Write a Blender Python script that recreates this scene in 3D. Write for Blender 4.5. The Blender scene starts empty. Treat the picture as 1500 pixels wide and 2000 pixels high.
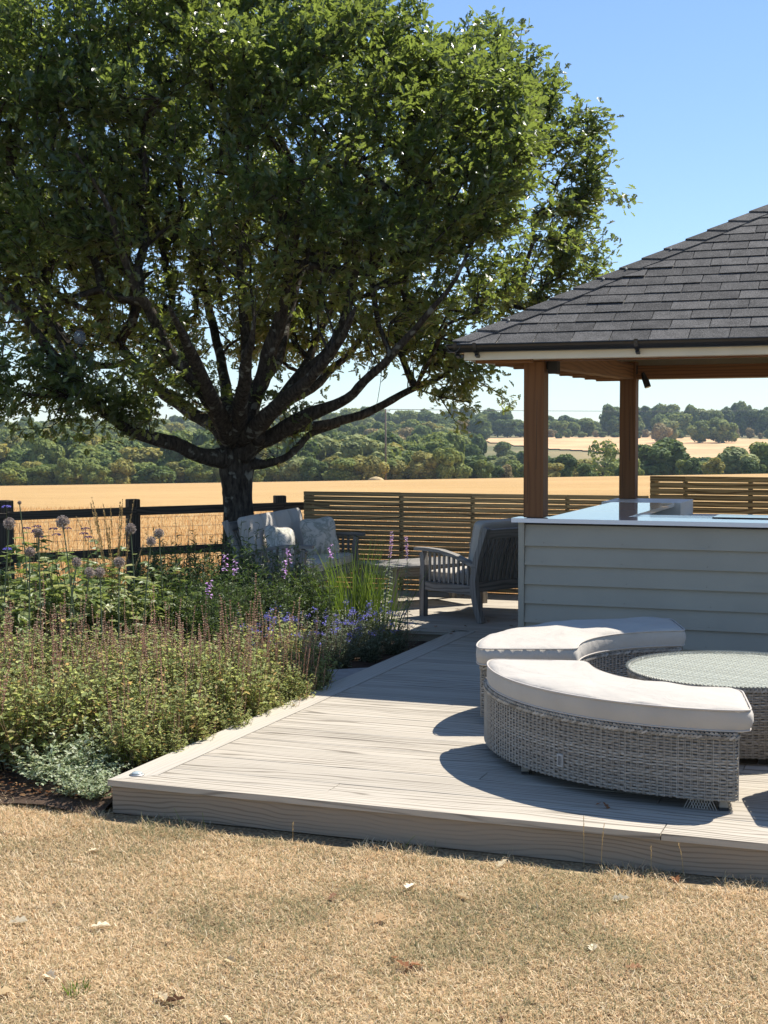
import bpy, math, random
import numpy as np
from mathutils import Vector, Matrix, kdtree, noise as mnoise

rng = np.random.default_rng(7)
random.seed(7)
scene = bpy.context.scene
COL = scene.collection
R = math.radians

# ------------------------------------------------------------------ camera
cam_data = bpy.data.cameras.new('camera')
cam_data.sensor_fit = 'HORIZONTAL'
cam_data.sensor_width = 36.0
cam_data.lens = 66.67
cam_data.clip_start = 0.1
cam_data.clip_end = 6000
cam = bpy.data.objects.new('camera', cam_data)
COL.objects.link(cam)
RT = Vector((0.9356, 0.3529, -0.0026)); UP = Vector((-0.0178, 0.0544, 0.9984)); FW = Vector((-0.3525, 0.9341, -0.0571))
cam.matrix_world = Matrix(((RT.x, UP.x, -FW.x, 0), (RT.y, UP.y, -FW.y, 0), (RT.z, UP.z, -FW.z, 1.65), (0, 0, 0, 1)))
scene.camera = cam

# ------------------------------------------------------------------ world, sun, exposure
SUN_TO = Vector((0.37, 0.62, 1.0)).normalized()      # towards the sun
world = bpy.data.worlds.new('World')
scene.world = world
world.use_nodes = True
wn = world.node_tree
bg = wn.nodes['Background']
sky = wn.nodes.new('ShaderNodeTexSky')
sky.sky_type = 'NISHITA'
sky.sun_disc = False
sky.sun_elevation = math.asin(SUN_TO.z)
sky.sun_rotation = math.atan2(SUN_TO.x, SUN_TO.y)
sky.altitude = 60
sky.air_density = 1.0
sky.dust_density = 0.0
sky.ozone_density = 4.5
gam = wn.nodes.new('ShaderNodeGamma'); gam.inputs[1].default_value = 0.72
hsv_s = wn.nodes.new('ShaderNodeHueSaturation'); hsv_s.inputs['Hue'].default_value = 0.508; hsv_s.inputs['Saturation'].default_value = 1.12; hsv_s.inputs['Value'].default_value = 1.50
wn.links.new(sky.outputs[0], gam.inputs[0]); wn.links.new(gam.outputs[0], hsv_s.inputs['Color']); tin = wn.nodes.new('ShaderNodeMixRGB'); tin.blend_type = 'MULTIPLY'; tin.inputs[0].default_value = 1.0; tin.inputs[2].default_value = (0.86, 0.96, 1.06, 1)
wn.links.new(hsv_s.outputs[0], tin.inputs[1]); wn.links.new(tin.outputs[0], bg.inputs[0])
bg.inputs[1].default_value = 0.105
sun_data = bpy.data.lights.new('sun', 'SUN')
sun_data.energy = 5.0
sun_data.angle = R(0.53)
sun_data.color = (1.0, 0.955, 0.88)
sun = bpy.data.objects.new('sun', sun_data)
sun.rotation_euler = SUN_TO.to_track_quat('Z', 'Y').to_euler()
sun.location = (3, 5, 12)
COL.objects.link(sun)
vs = scene.view_settings
vs.view_transform = 'Standard'
vs.look = 'None'
vs.exposure = 0.75
vs.gamma = 1.0
vs.use_curve_mapping = False
cy = scene.cycles
cy.max_bounces = 6
cy.diffuse_bounces = 3
cy.glossy_bounces = 3
cy.transmission_bounces = 4
cy.transparent_max_bounces = 8
cy.volume_bounces = 0
cy.caustics_reflective = False
cy.caustics_refractive = False
cy.use_denoising = True

# ------------------------------------------------------------------ materials
def base_mat(name, rough=0.7):
    m = bpy.data.materials.new(name)
    m.use_nodes = True
    nt = m.node_tree
    b = nt.nodes['Principled BSDF']
    b.inputs['Roughness'].default_value = rough
    return m, nt, b

def N(nt, kind, **kw):
    n = nt.nodes.new('ShaderNode' + kind)
    for k, v in kw.items():
        if k.startswith('i_'):
            n.inputs[k[2:].replace('_', ' ')].default_value = v
        else:
            setattr(n, k, v)
    return n

def ramp(nt, fac, cols):
    r = nt.nodes.new('ShaderNodeValToRGB')
    el = r.color_ramp.elements
    el[0].position, el[0].color = cols[0][0], (*cols[0][1], 1)
    el[1].position, el[1].color = cols[-1][0], (*cols[-1][1], 1)
    for p, c in cols[1:-1]:
        e = el.new(p); e.color = (*c, 1)
    nt.links.new(fac, r.inputs[0])
    return r.outputs[0]

def local_coords(nt, scale=(1, 1, 1), rand=True):
    tc = N(nt, 'TexCoord')
    out = tc.outputs['Object']
    if rand:
        oi = N(nt, 'ObjectInfo')
        mul = N(nt, 'VectorMath', operation='SCALE'); mul.inputs[0].default_value = (37.0, 19.0, 53.0)
        nt.links.new(oi.outputs['Random'], mul.inputs['Scale'])
        add = N(nt, 'VectorMath', operation='ADD')
        nt.links.new(out, add.inputs[0]); nt.links.new(mul.outputs[0], add.inputs[1])
        out = add.outputs[0]
    mp = N(nt, 'Mapping'); mp.inputs['Scale'].default_value = scale
    nt.links.new(out, mp.inputs[0])
    return mp.outputs[0]

def add_bump(nt, b, height, strength=0.3, dist=0.01):
    bp = N(nt, 'Bump'); bp.inputs['Strength'].default_value = strength; bp.inputs['Distance'].default_value = dist
    nt.links.new(height, bp.inputs['Height']); nt.links.new(bp.outputs[0], b.inputs['Normal'])

def mix_val(nt, a, b_, op='MULTIPLY'):
    m = N(nt, 'Math', operation=op)
    for i, x in enumerate((a, b_)):
        if isinstance(x, (int, float)): m.inputs[i].default_value = x
        else: nt.links.new(x, m.inputs[i])
    return m.outputs[0]

def plain(name, col, rough=0.7, var=0.12, scale=8.0, bump=0.0, bscale=60.0, spec=0.4, rand=True, metallic=0.0):
    m, nt, b = base_mat(name, rough)
    co = local_coords(nt, (1, 1, 1), rand)
    n = N(nt, 'TexNoise'); n.inputs['Scale'].default_value = scale; n.inputs['Detail'].default_value = 5
    nt.links.new(co, n.inputs['Vector'])
    lo = tuple(c * (1 - var) for c in col); hi = tuple(min(1, c * (1 + var)) for c in col)
    nt.links.new(ramp(nt, n.outputs[0], [(0.3, lo), (0.7, hi)]), b.inputs['Base Color'])
    b.inputs['Specular IOR Level'].default_value = spec
    b.inputs['Metallic'].default_value = metallic
    if bump:
        n2 = N(nt, 'TexNoise'); n2.inputs['Scale'].default_value = bscale; n2.inputs['Detail'].default_value = 4
        nt.links.new(co, n2.inputs['Vector'])
        add_bump(nt, b, n2.outputs[0], bump)
    return m

def wood(name, dark, mid, light, axis='x', ring=7.0, rough=0.75, bump=0.25, streak=1.0, objvar=0.12, stretch=0.22, spec=0.3, warp_amt=0.25, sharp_pow=2.2):
    """timber: cathedral rings drawn out along the axis, fine streaks, small tone change from piece to piece"""
    m, nt, b = base_mat(name, rough)
    k = {'x': 0, 'y': 1, 'z': 2}[axis]
    sc = [1.0] * 3; sc[k] = stretch
    co = local_coords(nt, tuple(sc))
    warp = N(nt, 'TexNoise'); warp.inputs['Scale'].default_value = 3.2; warp.inputs['Detail'].default_value = 3
    nt.links.new(co, warp.inputs['Vector'])
    sep = N(nt, 'SeparateXYZ'); nt.links.new(co, sep.inputs[0])
    across = sep.outputs[(k + 1) % 3]; across2 = sep.outputs[(k + 2) % 3]
    s1 = mix_val(nt, across, across2, 'ADD')
    s2 = mix_val(nt, mix_val(nt, warp.outputs[0], warp_amt), s1, 'ADD')
    ph = mix_val(nt, s2, ring * 6.0)
    sn = N(nt, 'Math', operation='SINE'); nt.links.new(ph, sn.inputs[0])
    ring_v = mix_val(nt, mix_val(nt, sn.outputs[0], 0.5), 0.5, 'ADD')
    sharp = N(nt, 'Math', operation='POWER'); nt.links.new(ring_v, sharp.inputs[0]); sharp.inputs[1].default_value = sharp_pow
    sc2 = [70.0] * 3; sc2[k] = 2.2
    co2 = local_coords(nt, tuple(sc2))
    fine = N(nt, 'TexNoise'); fine.inputs['Scale'].default_value = 1.0; fine.inputs['Detail'].default_value = 4
    nt.links.new(co2, fine.inputs['Vector'])
    patch = N(nt, 'TexNoise'); patch.inputs['Scale'].default_value = 2.0; patch.inputs['Detail'].default_value = 4
    nt.links.new(co, patch.inputs['Vector'])
    g = mix_val(nt, mix_val(nt, sharp.outputs[0], patch.outputs[0]), 0.75 * streak)
    f1 = mix_val(nt, mix_val(nt, fine.outputs[0], 0.55 * streak), mix_val(nt, g, 0.22 - 0.25 * streak, 'ADD'), 'ADD')
    f2 = mix_val(nt, f1, mix_val(nt, patch.outputs[0], 0.35), 'ADD')
    colr = ramp(nt, f2, [(0.25, light), (0.5, mid), (0.85, dark)])
    oi = N(nt, 'ObjectInfo')
    hsv = N(nt, 'HueSaturation')
    v = mix_val(nt, mix_val(nt, oi.outputs['Random'], 2 * objvar), 1 - objvar, 'ADD')
    nt.links.new(v, hsv.inputs['Value']); nt.links.new(colr, hsv.inputs['Color'])
    nt.links.new(hsv.outputs[0], b.inputs['Base Color'])
    b.inputs['Specular IOR Level'].default_value = spec
    if bump:
        inv = mix_val(nt, 1.0, f1, 'SUBTRACT')
        add_bump(nt, b, inv, bump, 0.004)
    return m

def leafy(name, cols, trans=0.35, tcol=None, rough=0.45, spec=0.35):
    """leaf: colour from the per-leaf tint, some light passing through"""
    m, nt, b = base_mat(name, rough)
    at = N(nt, 'Attribute', attribute_name='tint')
    c = ramp(nt, at.outputs['Fac'], cols)
    nt.links.new(c, b.inputs['Base Color'])
    b.inputs['Specular IOR Level'].default_value = spec
    if trans > 0:
        tr = N(nt, 'BsdfTranslucent')
        if tcol is None:
            hs = N(nt, 'HueSaturation'); hs.inputs['Value'].default_value = 2.1; hs.inputs['Saturation'].default_value = 1.1
            hs.inputs['Hue'].default_value = 0.48
            nt.links.new(c, hs.inputs['Color']); nt.links.new(hs.outputs[0], tr.inputs[0])
        else:
            tr.inputs[0].default_value = (*tcol, 1)
        mx = N(nt, 'MixShader'); mx.inputs[0].default_value = trans
        out = nt.nodes['Material Output']
        nt.links.new(b.outputs[0], mx.inputs[1]); nt.links.new(tr.outputs[0], mx.inputs[2])
        nt.links.new(mx.outputs[0], out.inputs['Surface'])
    return m

# ------------------------------------------------------------------ mesh helpers
class MB:
    """collects shapes and links them as one mesh object"""
    def __init__(s):
        s.V = []; s.L = []; s.T = []; s.M = []; s.C = []; s.n = 0; s.S = []
    def add(s, V, F, tint=0.5, mat=0, smooth=False):
        V = np.asarray(V, dtype=np.float64).reshape(-1, 3)
        if isinstance(F, np.ndarray):
            L = F.reshape(-1) + s.n; T = np.full(F.shape[0], F.shape[1])
        else:
            L = np.concatenate([np.asarray(f) for f in F]) + s.n; T = np.array([len(f) for f in F])
        s.V.append(V); s.L.append(L); s.T.append(T)
        s.M.append(np.full(len(T), mat)); s.S.append(np.full(len(T), smooth))
        s.C.append(np.broadcast_to(np.asarray(tint, dtype=np.float64), (len(V),)) if np.ndim(tint) <= 1 else tint)
        s.n += len(V)
        return s
    def inst(s, TV, TF, pos, rot, scale, tint, mat=0, smooth=False):
        """one copy of a template per frame: pos (n,3), rot (n,3,3) with columns x,y,z"""
        TV = np.asarray(TV, float); n = len(pos); k = len(TV)
        sc = np.asarray(scale, float)
        if sc.ndim == 0: sc = np.full(n, float(sc))
        P = np.einsum('nij,kj->nki', rot, TV) * (sc[:, None, None] if sc.ndim == 1 else 1.0)
        V = (P + np.asarray(pos)[:, None, :]).reshape(-1, 3)
        tt = np.repeat(np.broadcast_to(np.asarray(tint, float), (n,)), k)
        off = (np.arange(n) * k)
        Ls = []; Ts = []
        sizes = sorted(set(len(f) for f in TF))
        s.V.append(V); s.C.append(tt)
        for size in sizes:
            A = np.array([f for f in TF if len(f) == size])
            LL = (A[None] + off[:, None, None]).reshape(-1) + s.n
            Ls.append(LL); Ts.append(np.full(len(LL) // size, size))
        L = np.concatenate(Ls); T = np.concatenate(Ts)
        s.L.append(L); s.T.append(T); s.M.append(np.full(len(T), mat)); s.S.append(np.full(len(T), smooth))
        s.n += len(V)
        return s
    def box(s, x0, x1, y0, y1, z0, z1, ch=0.0, mat=0, tint=0.5, M=None):
        c = np.array([(x0 + x1) / 2, (y0 + y1) / 2, (z0 + z1) / 2]); h = np.array([abs(x1 - x0), abs(y1 - y0), abs(z1 - z0)]) / 2
        if ch <= 0:
            V = np.array([[sx, sy, sz] for sx in (-1, 1) for sy in (-1, 1) for sz in (-1, 1)], float) * h + c
            F = [(0, 1, 3, 2), (4, 6, 7, 5), (0, 4, 5, 1), (2, 3, 7, 6), (0, 2, 6, 4), (1, 5, 7, 3)]
        else:
            ch = min(ch, h.min() * 0.6)
            V = []; idx = {}
            for sx in (-1, 1):
                for sy in (-1, 1):
                    for sz in (-1, 1):
                        sg = np.array([sx, sy, sz], float)
                        for a in range(3):
                            p = sg * (h - ch); p[a] = sg[a] * h[a]
                            idx[(sx, sy, sz, a)] = len(V); V.append(p + c)
            F = []
            for a in range(3):
                b_, c_ = (a + 1) % 3, (a + 2) % 3
                for sa in (-1, 1):
                    def k(sb, sc_):
                        q = [0, 0, 0]; q[a] = sa; q[b_] = sb; q[c_] = sc_; return idx[(*q, a)]
                    f = (k(-1, -1), k(1, -1), k(1, 1), k(-1, 1))
                    F.append(f if sa > 0 else f[::-1])
                for sb in (-1, 1):
                    for sc_ in (-1, 1):     # edge running along a
                        def q(sa, ax):
                            w = [0, 0, 0]; w[a] = sa; w[b_] = sb; w[c_] = sc_; return idx[(*w, ax)]
                        f = (q(-1, b_), q(1, b_), q(1, c_), q(-1, c_))
                        F.append(f if sb * sc_ < 0 else f[::-1])
            for sx in (-1, 1):
                for sy in (-1, 1):
                    for sz in (-1, 1):
                        f = (idx[(sx, sy, sz, 0)], idx[(sx, sy, sz, 1)], idx[(sx, sy, sz, 2)])
                        F.append(f if sx * sy * sz > 0 else f[::-1])
            V = np.array(V)
        if M is not None:
            V = np.array([M @ Vector(v) for v in V])
        return s.add(V, F, tint, mat)
    def bar(s, p0, p1, w, h, up=(0, 0, 1), ch=0.0, mat=0, tint=0.5):
        p0 = Vector(p0); p1 = Vector(p1); d = p1 - p0; L = d.length; d.normalize()
        u = Vector(up); y = u.cross(d).normalized(); z = d.cross(y)
        M = Matrix(((d.x, y.x, z.x, p0.x), (d.y, y.y, z.y, p0.y), (d.z, y.z, z.z, p0.z), (0, 0, 0, 1)))
        return s.box(0, L, -w / 2, w / 2, -h / 2, h / 2, ch, mat, tint, M)
    def loft(s, secs, cap=True, closed=False, mat=0, tint=0.5, smooth=False):
        """rings of equal count joined by quads"""
        secs = np.asarray(secs, float); m, n, _ = secs.shape
        V = secs.reshape(-1, 3)
        i = np.arange(m if closed else m - 1)[:, None]; j = np.arange(n)[None]
        i2 = (i + 1) % m; j2 = (j + 1) % n
        F = np.stack([i * n + j, i * n + j2, i2 * n + j2, i2 * n + j], -1).reshape(-1, 4)
        tt = tint
        s.add(V, F, tt, mat, smooth)
        if cap and not closed:
            s.L.append(np.arange(n)[::-1] + s.n - len(V)); s.T.append(np.array([n])); s.M.append(np.array([mat])); s.S.append(np.array([False]))
            s.L.append(np.arange(n) + (m - 1) * n + s.n - len(V)); s.T.append(np.array([n])); s.M.append(np.array([mat])); s.S.append(np.array([False]))
        return s
    def tube(s, pts, rad, n=8, cap=True, mat=0, tint=0.5, smooth=True, closed=False):
        pts = np.asarray(pts, float); m = len(pts)
        rad = np.broadcast_to(np.asarray(rad, float), (m,))
        if closed: t = np.roll(pts, -1, 0) - np.roll(pts, 1, 0)
        else: t = np.gradient(pts, axis=0)
        t /= np.linalg.norm(t, axis=1)[:, None] + 1e-12
        a = np.array([0, 0, 1.0]) if abs(t[0][2]) < 0.9 else np.array([1.0, 0, 0])
        u = np.cross(t[0], a); u /= np.linalg.norm(u)
        secs = []
        ang = np.arange(n) * 2 * math.pi / n
        for k in range(m):
            u = u - t[k] * (u @ t[k]); u /= np.linalg.norm(u) + 1e-12
            v = np.cross(t[k], u)
            secs.append(pts[k] + rad[k] * (np.cos(ang)[:, None] * u + np.sin(ang)[:, None] * v))
        return s.loft(secs, cap, closed, mat, tint, smooth)
    def prism(s, poly, z0, z1, mat=0, tint=0.5):
        """flat outline raised from z0 to z1"""
        P = np.asarray(poly, float); n = len(P)
        V = np.concatenate([np.c_[P[:, :2], np.full(n, z0)], np.c_[P[:, :2], np.full(n, z1)]])
        F = [tuple(range(n))[::-1], tuple(range(n, 2 * n))] + [(i, (i + 1) % n, n + (i + 1) % n, n + i) for i in range(n)]
        return s.add(V, F, tint, mat)
    def mesh(s, name, mats):
        V = np.concatenate(s.V); L = np.concatenate(s.L); T = np.concatenate(s.T); Mi = np.concatenate(s.M); C = np.concatenate(s.C); S = np.concatenate(s.S)
        me = bpy.data.meshes.new(name)
        me.vertices.add(len(V)); me.vertices.foreach_set('co', V.astype(np.float32).ravel())
        me.loops.add(len(L)); me.loops.foreach_set('vertex_index', L.astype(np.int32))
        me.polygons.add(len(T))
        st = np.concatenate([[0], np.cumsum(T)[:-1]]).astype(np.int32)
        me.polygons.foreach_set('loop_start', st)
        me.polygons.foreach_set('material_index', Mi.astype(np.int32))
        me.polygons.foreach_set('use_smooth', S.astype(bool))
        at = me.attributes.new('tint', 'FLOAT', 'POINT'); at.data.foreach_set('value', C.astype(np.float32))
        me.update(calc_edges=True)
        for m in (mats if isinstance(mats, (list, tuple)) else [mats]): me.materials.append(m)
        return me
    def build(s, name, mats, parent=None, loc=None, **props):
        return obj(name, s.mesh(name, mats), parent, loc, **props)

def obj(name, me, parent=None, loc=None, **props):
    o = bpy.data.objects.new(name, me); COL.objects.link(o)
    if loc is not None: o.location = loc
    if parent is not None: o.parent = parent
    for k, v in props.items(): o[k] = v
    return o

def thing(name, label, cat, loc=(0, 0, 0), rz=0.0, group=None):
    o = bpy.data.objects.new(name, None); COL.objects.link(o)
    o.empty_display_size = 0.1
    o.location = loc; o.rotation_euler = (0, 0, rz)
    o['label'] = label; o['category'] = cat
    if group: o['group'] = group
    return o

def dup(root, loc, rz=0.0, sc=None, label=None, group=None):
    r = root.copy(); COL.objects.link(r); r.location = loc; r.rotation_euler = (0, 0, rz)
    if sc is not None: r.scale = sc if isinstance(sc, (tuple, list)) else (sc, sc, sc)
    if label: r['label'] = label
    if group: r['group'] = group
    for ch in list(root.children):
        c = ch.copy(); COL.objects.link(c); c.parent = r
        for g in list(ch.children):
            d = g.copy(); COL.objects.link(d); d.parent = c
    return r

def frames(d, up):
    """columns: x along d, z near up"""
    d = np.asarray(d, float); d = d / (np.linalg.norm(d, axis=1)[:, None] + 1e-12)
    up = np.broadcast_to(np.asarray(up, float), d.shape)
    y = np.cross(up, d); ln = np.linalg.norm(y, axis=1)[:, None]
    y = np.where(ln < 1e-4, np.array([0.0, 1.0, 0.0]), y / (ln + 1e-12))
    z = np.cross(d, y)
    return np.stack([d, y, z], -1)

def rand_dirs(n, zlo=-1.0, zhi=1.0):
    z = rng.uniform(zlo, zhi, n); a = rng.uniform(0, 2 * math.pi, n); r = np.sqrt(np.maximum(0, 1 - z * z))
    return np.c_[r * np.cos(a), r * np.sin(a), z]

# leaf templates (x along the leaf, length 1)
DIAMOND_V = np.array([(0, 0, 0), (0.45, -0.27, 0.05), (1, 0, -0.06), (0.45, 0.27, 0.05)]); DIAMOND_F = [(0, 1, 2), (0, 2, 3)]
OVATE_V = np.array([(0, 0, 0), (0.5, 0, -0.03), (1, 0, -0.14), (0.3, 0.27, 0.07), (0.7, 0.2, 0.0), (0.3, -0.27, 0.07), (0.7, -0.2, 0.0)])
OVATE_F = [(0, 1, 3), (1, 4, 3), (1, 2, 4), (0, 5, 1), (1, 5, 6), (1, 6, 2)]
NARROW_V = np.array([(0, 0, 0), (0.5, -0.075, 0.03), (0.5, 0.075, 0.03), (1, 0, -0.12)]); NARROW_F = [(0, 1, 3, 2)]
_h = [(0, 0), (0.18, 0.17), (0.32, 0.11), (0.5, 0.34), (0.6, 0.19), (0.8, 0.31), (1.0, 0.03)]
OAK_V = np.array([(x, 0.0, -0.04 * math.sin(x * 3.1)) for x, y in _h[:1]] + [(x, y, 0.35 * y - 0.12 * x * x) for x, y in _h[1:]] + [(x, -y, 0.35 * y - 0.12 * x * x) for x, y in _h[1:]])
OAK_F = [(0, 6, 5, 4, 3, 2, 1), (0, 7, 8, 9, 10, 11, 12)]
QUAD_V = np.array([(-0.5, -0.5, 0), (0.5, -0.42, 0.12), (0.5, 0.5, 0), (-0.42, 0.5, 0.12)]); QUAD_F = [(0, 1, 2, 3)]

# ================================================================== THE LAND
FWD = np.array([-0.35305, 0.93560]); SIDE = np.array([0.93566, 0.35291])
_u = np.arange(10, 180, 10.0)
GS = np.concatenate([[-100, 14.4, 16.5], 16.5 + _u, [190, 230, 300, 380, 480, 620, 800, 1000, 3500]])
GZ = np.concatenate([[-0.24, -0.24, -0.37], -0.35 - 0.018 * _u - 0.0000489 * _u * _u, [-4.94, -7, -10.5, -9.5, -6.1, -2.1, 0.5, 2, 2]])
def ground(s, t):
    s = np.asarray(s, float); t = np.asarray(t, float)
    return np.interp(s, GS, GZ) + 0.014 * t * np.clip(s / 190, 0, 1) * np.interp(s, [0, 190, 300], [1, 1, 0])
def xy(s, t):
    return np.stack([np.asarray(s, float) * FWD[0] + np.asarray(t, float) * SIDE[0], np.asarray(s, float) * FWD[1] + np.asarray(t, float) * SIDE[1]], -1)

def sheet(name, ss, tfun, dz, mat, nt_=60, **props):
    rows = []
    for s_ in ss:
        lo, hi = tfun(s_)
        t = np.linspace(lo, hi, nt_)
        p = xy(np.full(nt_, s_), t)
        rows.append(np.c_[p, ground(np.full(nt_, s_), t) + dz])
    rows = np.array(rows); m, n, _ = rows.shape
    i = np.arange(m - 1)[:, None]; j = np.arange(n - 1)[None]
    F = np.stack([i * n + j, i * n + j + 1, (i + 1) * n + j + 1, (i + 1) * n + j], -1).reshape(-1, 4)
    mb = MB(); mb.add(rows.reshape(-1, 3), F, smooth=True)
    return mb.build(name, mat, **props)

# far land: dry pasture between the woods
m_hill, nt, b = base_mat('hill_grass', 0.95)
co = local_coords(nt, (1, 1, 1), False)
n1 = N(nt, 'TexNoise'); n1.inputs['Scale'].default_value = 0.012; n1.inputs['Detail'].default_value = 6
nt.links.new(co, n1.inputs['Vector'])
nt.links.new(ramp(nt, n1.outputs[0], [(0.35, (0.10, 0.11, 0.045)), (0.52, (0.20, 0.17, 0.08)), (0.7, (0.34, 0.25, 0.12))]), b.inputs['Base Color'])
b.inputs['Specular IOR Level'].default_value = 0.1
sheet('hills', list(np.linspace(-60, 14, 6)) + list(np.linspace(20, 220, 22)) + list(np.linspace(240, 1000, 40)) + [1100],
      lambda s: (-60 - 0.45 * abs(s), 60 + 0.45 * abs(s)), -0.10, m_hill, 50, kind='structure')

# harvested wheat field
m_field, nt, b = base_mat('wheat_stubble', 0.95)
co = local_coords(nt, (1, 1, 1), False)
mp = N(nt, 'Mapping'); mp.inputs['Rotation'].default_value = (0, 0, R(-12)); mp.inputs['Scale'].default_value = (0.5, 6.0, 1)
nt.links.new(co, mp.inputs[0])
n1 = N(nt, 'TexNoise'); n1.inputs['Scale'].default_value = 1.0; n1.inputs['Detail'].default_value = 8; n1.inputs['Roughness'].default_value = 0.75
nt.links.new(mp.outputs[0], n1.inputs['Vector'])
n2 = N(nt, 'TexNoise'); n2.inputs['Scale'].default_value = 0.05; n2.inputs['Detail'].default_value = 5
nt.links.new(co, n2.inputs['Vector'])
wv = N(nt, 'TexWave', wave_type='BANDS', bands_direction='Y'); wv.inputs['Scale'].default_value = 0.16; wv.inputs['Distortion'].default_value = 1.2; wv.inputs['Detail'].default_value = 2
nt.links.new(mp.outputs[0], wv.inputs['Vector'])
f = mix_val(nt, mix_val(nt, mix_val(nt, n1.outputs[0], 0.62), mix_val(nt, n2.outputs[0], 0.3), 'ADD'), mix_val(nt, wv.outputs[0], 0.085), 'ADD')
nt.links.new(ramp(nt, f, [(0.32, (0.29, 0.172, 0.065)), (0.5, (0.455, 0.285, 0.115)), (0.68, (0.57, 0.38, 0.175))]), b.inputs['Base Color'])
b.inputs['Specular IOR Level'].default_value = 0.1
add_bump(nt, b, n1.outputs[0], 0.6, 0.15)
sheet('wheat_field', [15.2, 16.5, 20, 26, 34] + list(np.linspace(45, 190, 20)) + [195, 200, 205, 210],
      lambda s: (-20 - 0.5 * s, 20 + 0.5 * s), 0.0, m_field, 60, kind='structure')

m_farfield, nt, b = base_mat('far_stubble', 0.95)
co = local_coords(nt, (1, 1, 1), False)
n1 = N(nt, 'TexNoise'); n1.inputs['Scale'].default_value = 0.05; n1.inputs['Detail'].default_value = 6
nt.links.new(co, n1.inputs['Vector'])
nt.links.new(ramp(nt, n1.outputs[0], [(0.35, (0.46, 0.27, 0.115)), (0.65, (0.62, 0.385, 0.175))]), b.inputs['Base Color'])
FAR_FIELDS = {
    'upper': [(610, 36), (640, 76), (640, 120), (600, 160), (470, 165), (452, 130), (442, 95), (445, 85), (490, 72), (520, 55)],
    'middle': [(432, 27), (426, 50), (384, 48), (380, 27)],
    'lower': [(408, 52), (400, 70), (395, 90), (345, 86), (345, 58), (372, 48)],
}
def in_poly(p, poly):
    x, y = p; c = False; n = len(poly)
    for i in range(n):
        x0, y0 = poly[i]; x1, y1 = poly[(i + 1) % n]
        if (y0 > y) != (y1 > y) and x < (x1 - x0) * (y - y0) / (y1 - y0) + x0: c = not c
    return c
for key, poly in FAR_FIELDS.items():
    P = np.array(poly, float); sm, sM = P[:, 0].min(), P[:, 0].max(); tm, tM = P[:, 1].min(), P[:, 1].max()
    ns, nt_ = 40, 40
    gs = np.linspace(sm, sM, ns); gt = np.linspace(tm, tM, nt_)
    V = []; F = []; idx = {}
    def vid(i, j):
        if (i, j) not in idx:
            q = xy(gs[i], gt[j]); idx[(i, j)] = len(V); V.append((q[0], q[1], float(ground(gs[i], gt[j])) + 0.35))
        return idx[(i, j)]
    for i in range(ns - 1):
        for j in range(nt_ - 1):
            if in_poly(((gs[i] + gs[i + 1]) / 2, (gt[j] + gt[j + 1]) / 2), poly):
                F.append((vid(i, j), vid(i, j + 1), vid(i + 1, j + 1), vid(i + 1, j)))
    mb = MB(); mb.add(V, F, smooth=True)
    mb.build('stubble_field', m_farfield, kind='structure')

# lawn and bed soil
m_lawn, nt, b = base_mat('dry_lawn', 0.95)
co = local_coords(nt, (1, 1, 1), False)
n1 = N(nt, 'TexNoise'); n1.inputs['Scale'].default_value = 1.6; n1.inputs['Detail'].default_value = 5
n2 = N(nt, 'TexNoise'); n2.inputs['Scale'].default_value = 55; n2.inputs['Detail'].default_value = 6
nt.links.new(co, n1.inputs['Vector']); nt.links.new(co, n2.inputs['Vector'])
f = mix_val(nt, mix_val(nt, n1.outputs[0], 0.45), mix_val(nt, n2.outputs[0], 0.55), 'ADD')
nt.links.new(ramp(nt, f, [(0.36, (0.10, 0.072, 0.04)), (0.5, (0.26, 0.185, 0.10)), (0.62, (0.42, 0.31, 0.17))]), b.inputs['Base Color'])
b.inputs['Specular IOR Level'].default_value = 0.1
add_bump(nt, b, n2.outputs[0], 0.8, 0.02)
mb = MB()
gx = np.linspace(-16, 10, 90); gy = np.linspace(-9, 14.3, 90)
X, Y = np.meshgrid(gx, gy, indexing='ij')
Zg = np.full_like(X, -0.165) + 0.006 * np.sin(X * 1.9 + 0.6 * Y) * np.cos(Y * 1.3)
i = np.arange(89)[:, None]; j = np.arange(89)[None]
mb.add(np.stack([X, Y, Zg], -1).reshape(-1, 3), np.stack([i * 90 + j, (i + 1) * 90 + j, (i + 1) * 90 + j + 1, i * 90 + j + 1], -1).reshape(-1, 4), smooth=True)
mb.build('lawn', m_lawn, kind='structure')

m_soil = plain('bed_soil', (0.075, 0.05, 0.034), 0.95, 0.4, 14, 0.8, 40, 0.1, False)
mb = MB()
gx = np.linspace(-14, -3.60, 70); gy = np.linspace(5.7, 12.6, 60)
X, Y = np.meshgrid(gx, gy, indexing='ij')
edge = np.clip(np.minimum(Y - 5.7 - 0.10 * np.sin(X * 2.3) - 0.08 * np.sin(X * 5.1), np.minimum(12.6 - Y, 0.6)) / 0.35, -0.6, 1)
Zs = -0.16 + 0.07 * edge + 0.018 * np.sin(X * 7 + Y * 3) * np.sin(Y * 9 - X * 2)
i = np.arange(69)[:, None]; j = np.arange(59)[None]
mb.add(np.stack([X, Y, Zs], -1).reshape(-1, 3), np.stack([i * 60 + j, (i + 1) * 60 + j, (i + 1) * 60 + j + 1, i * 60 + j + 1], -1).reshape(-1, 4), smooth=True)
mb.build('flower_bed_soil', m_soil, kind='structure')

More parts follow.
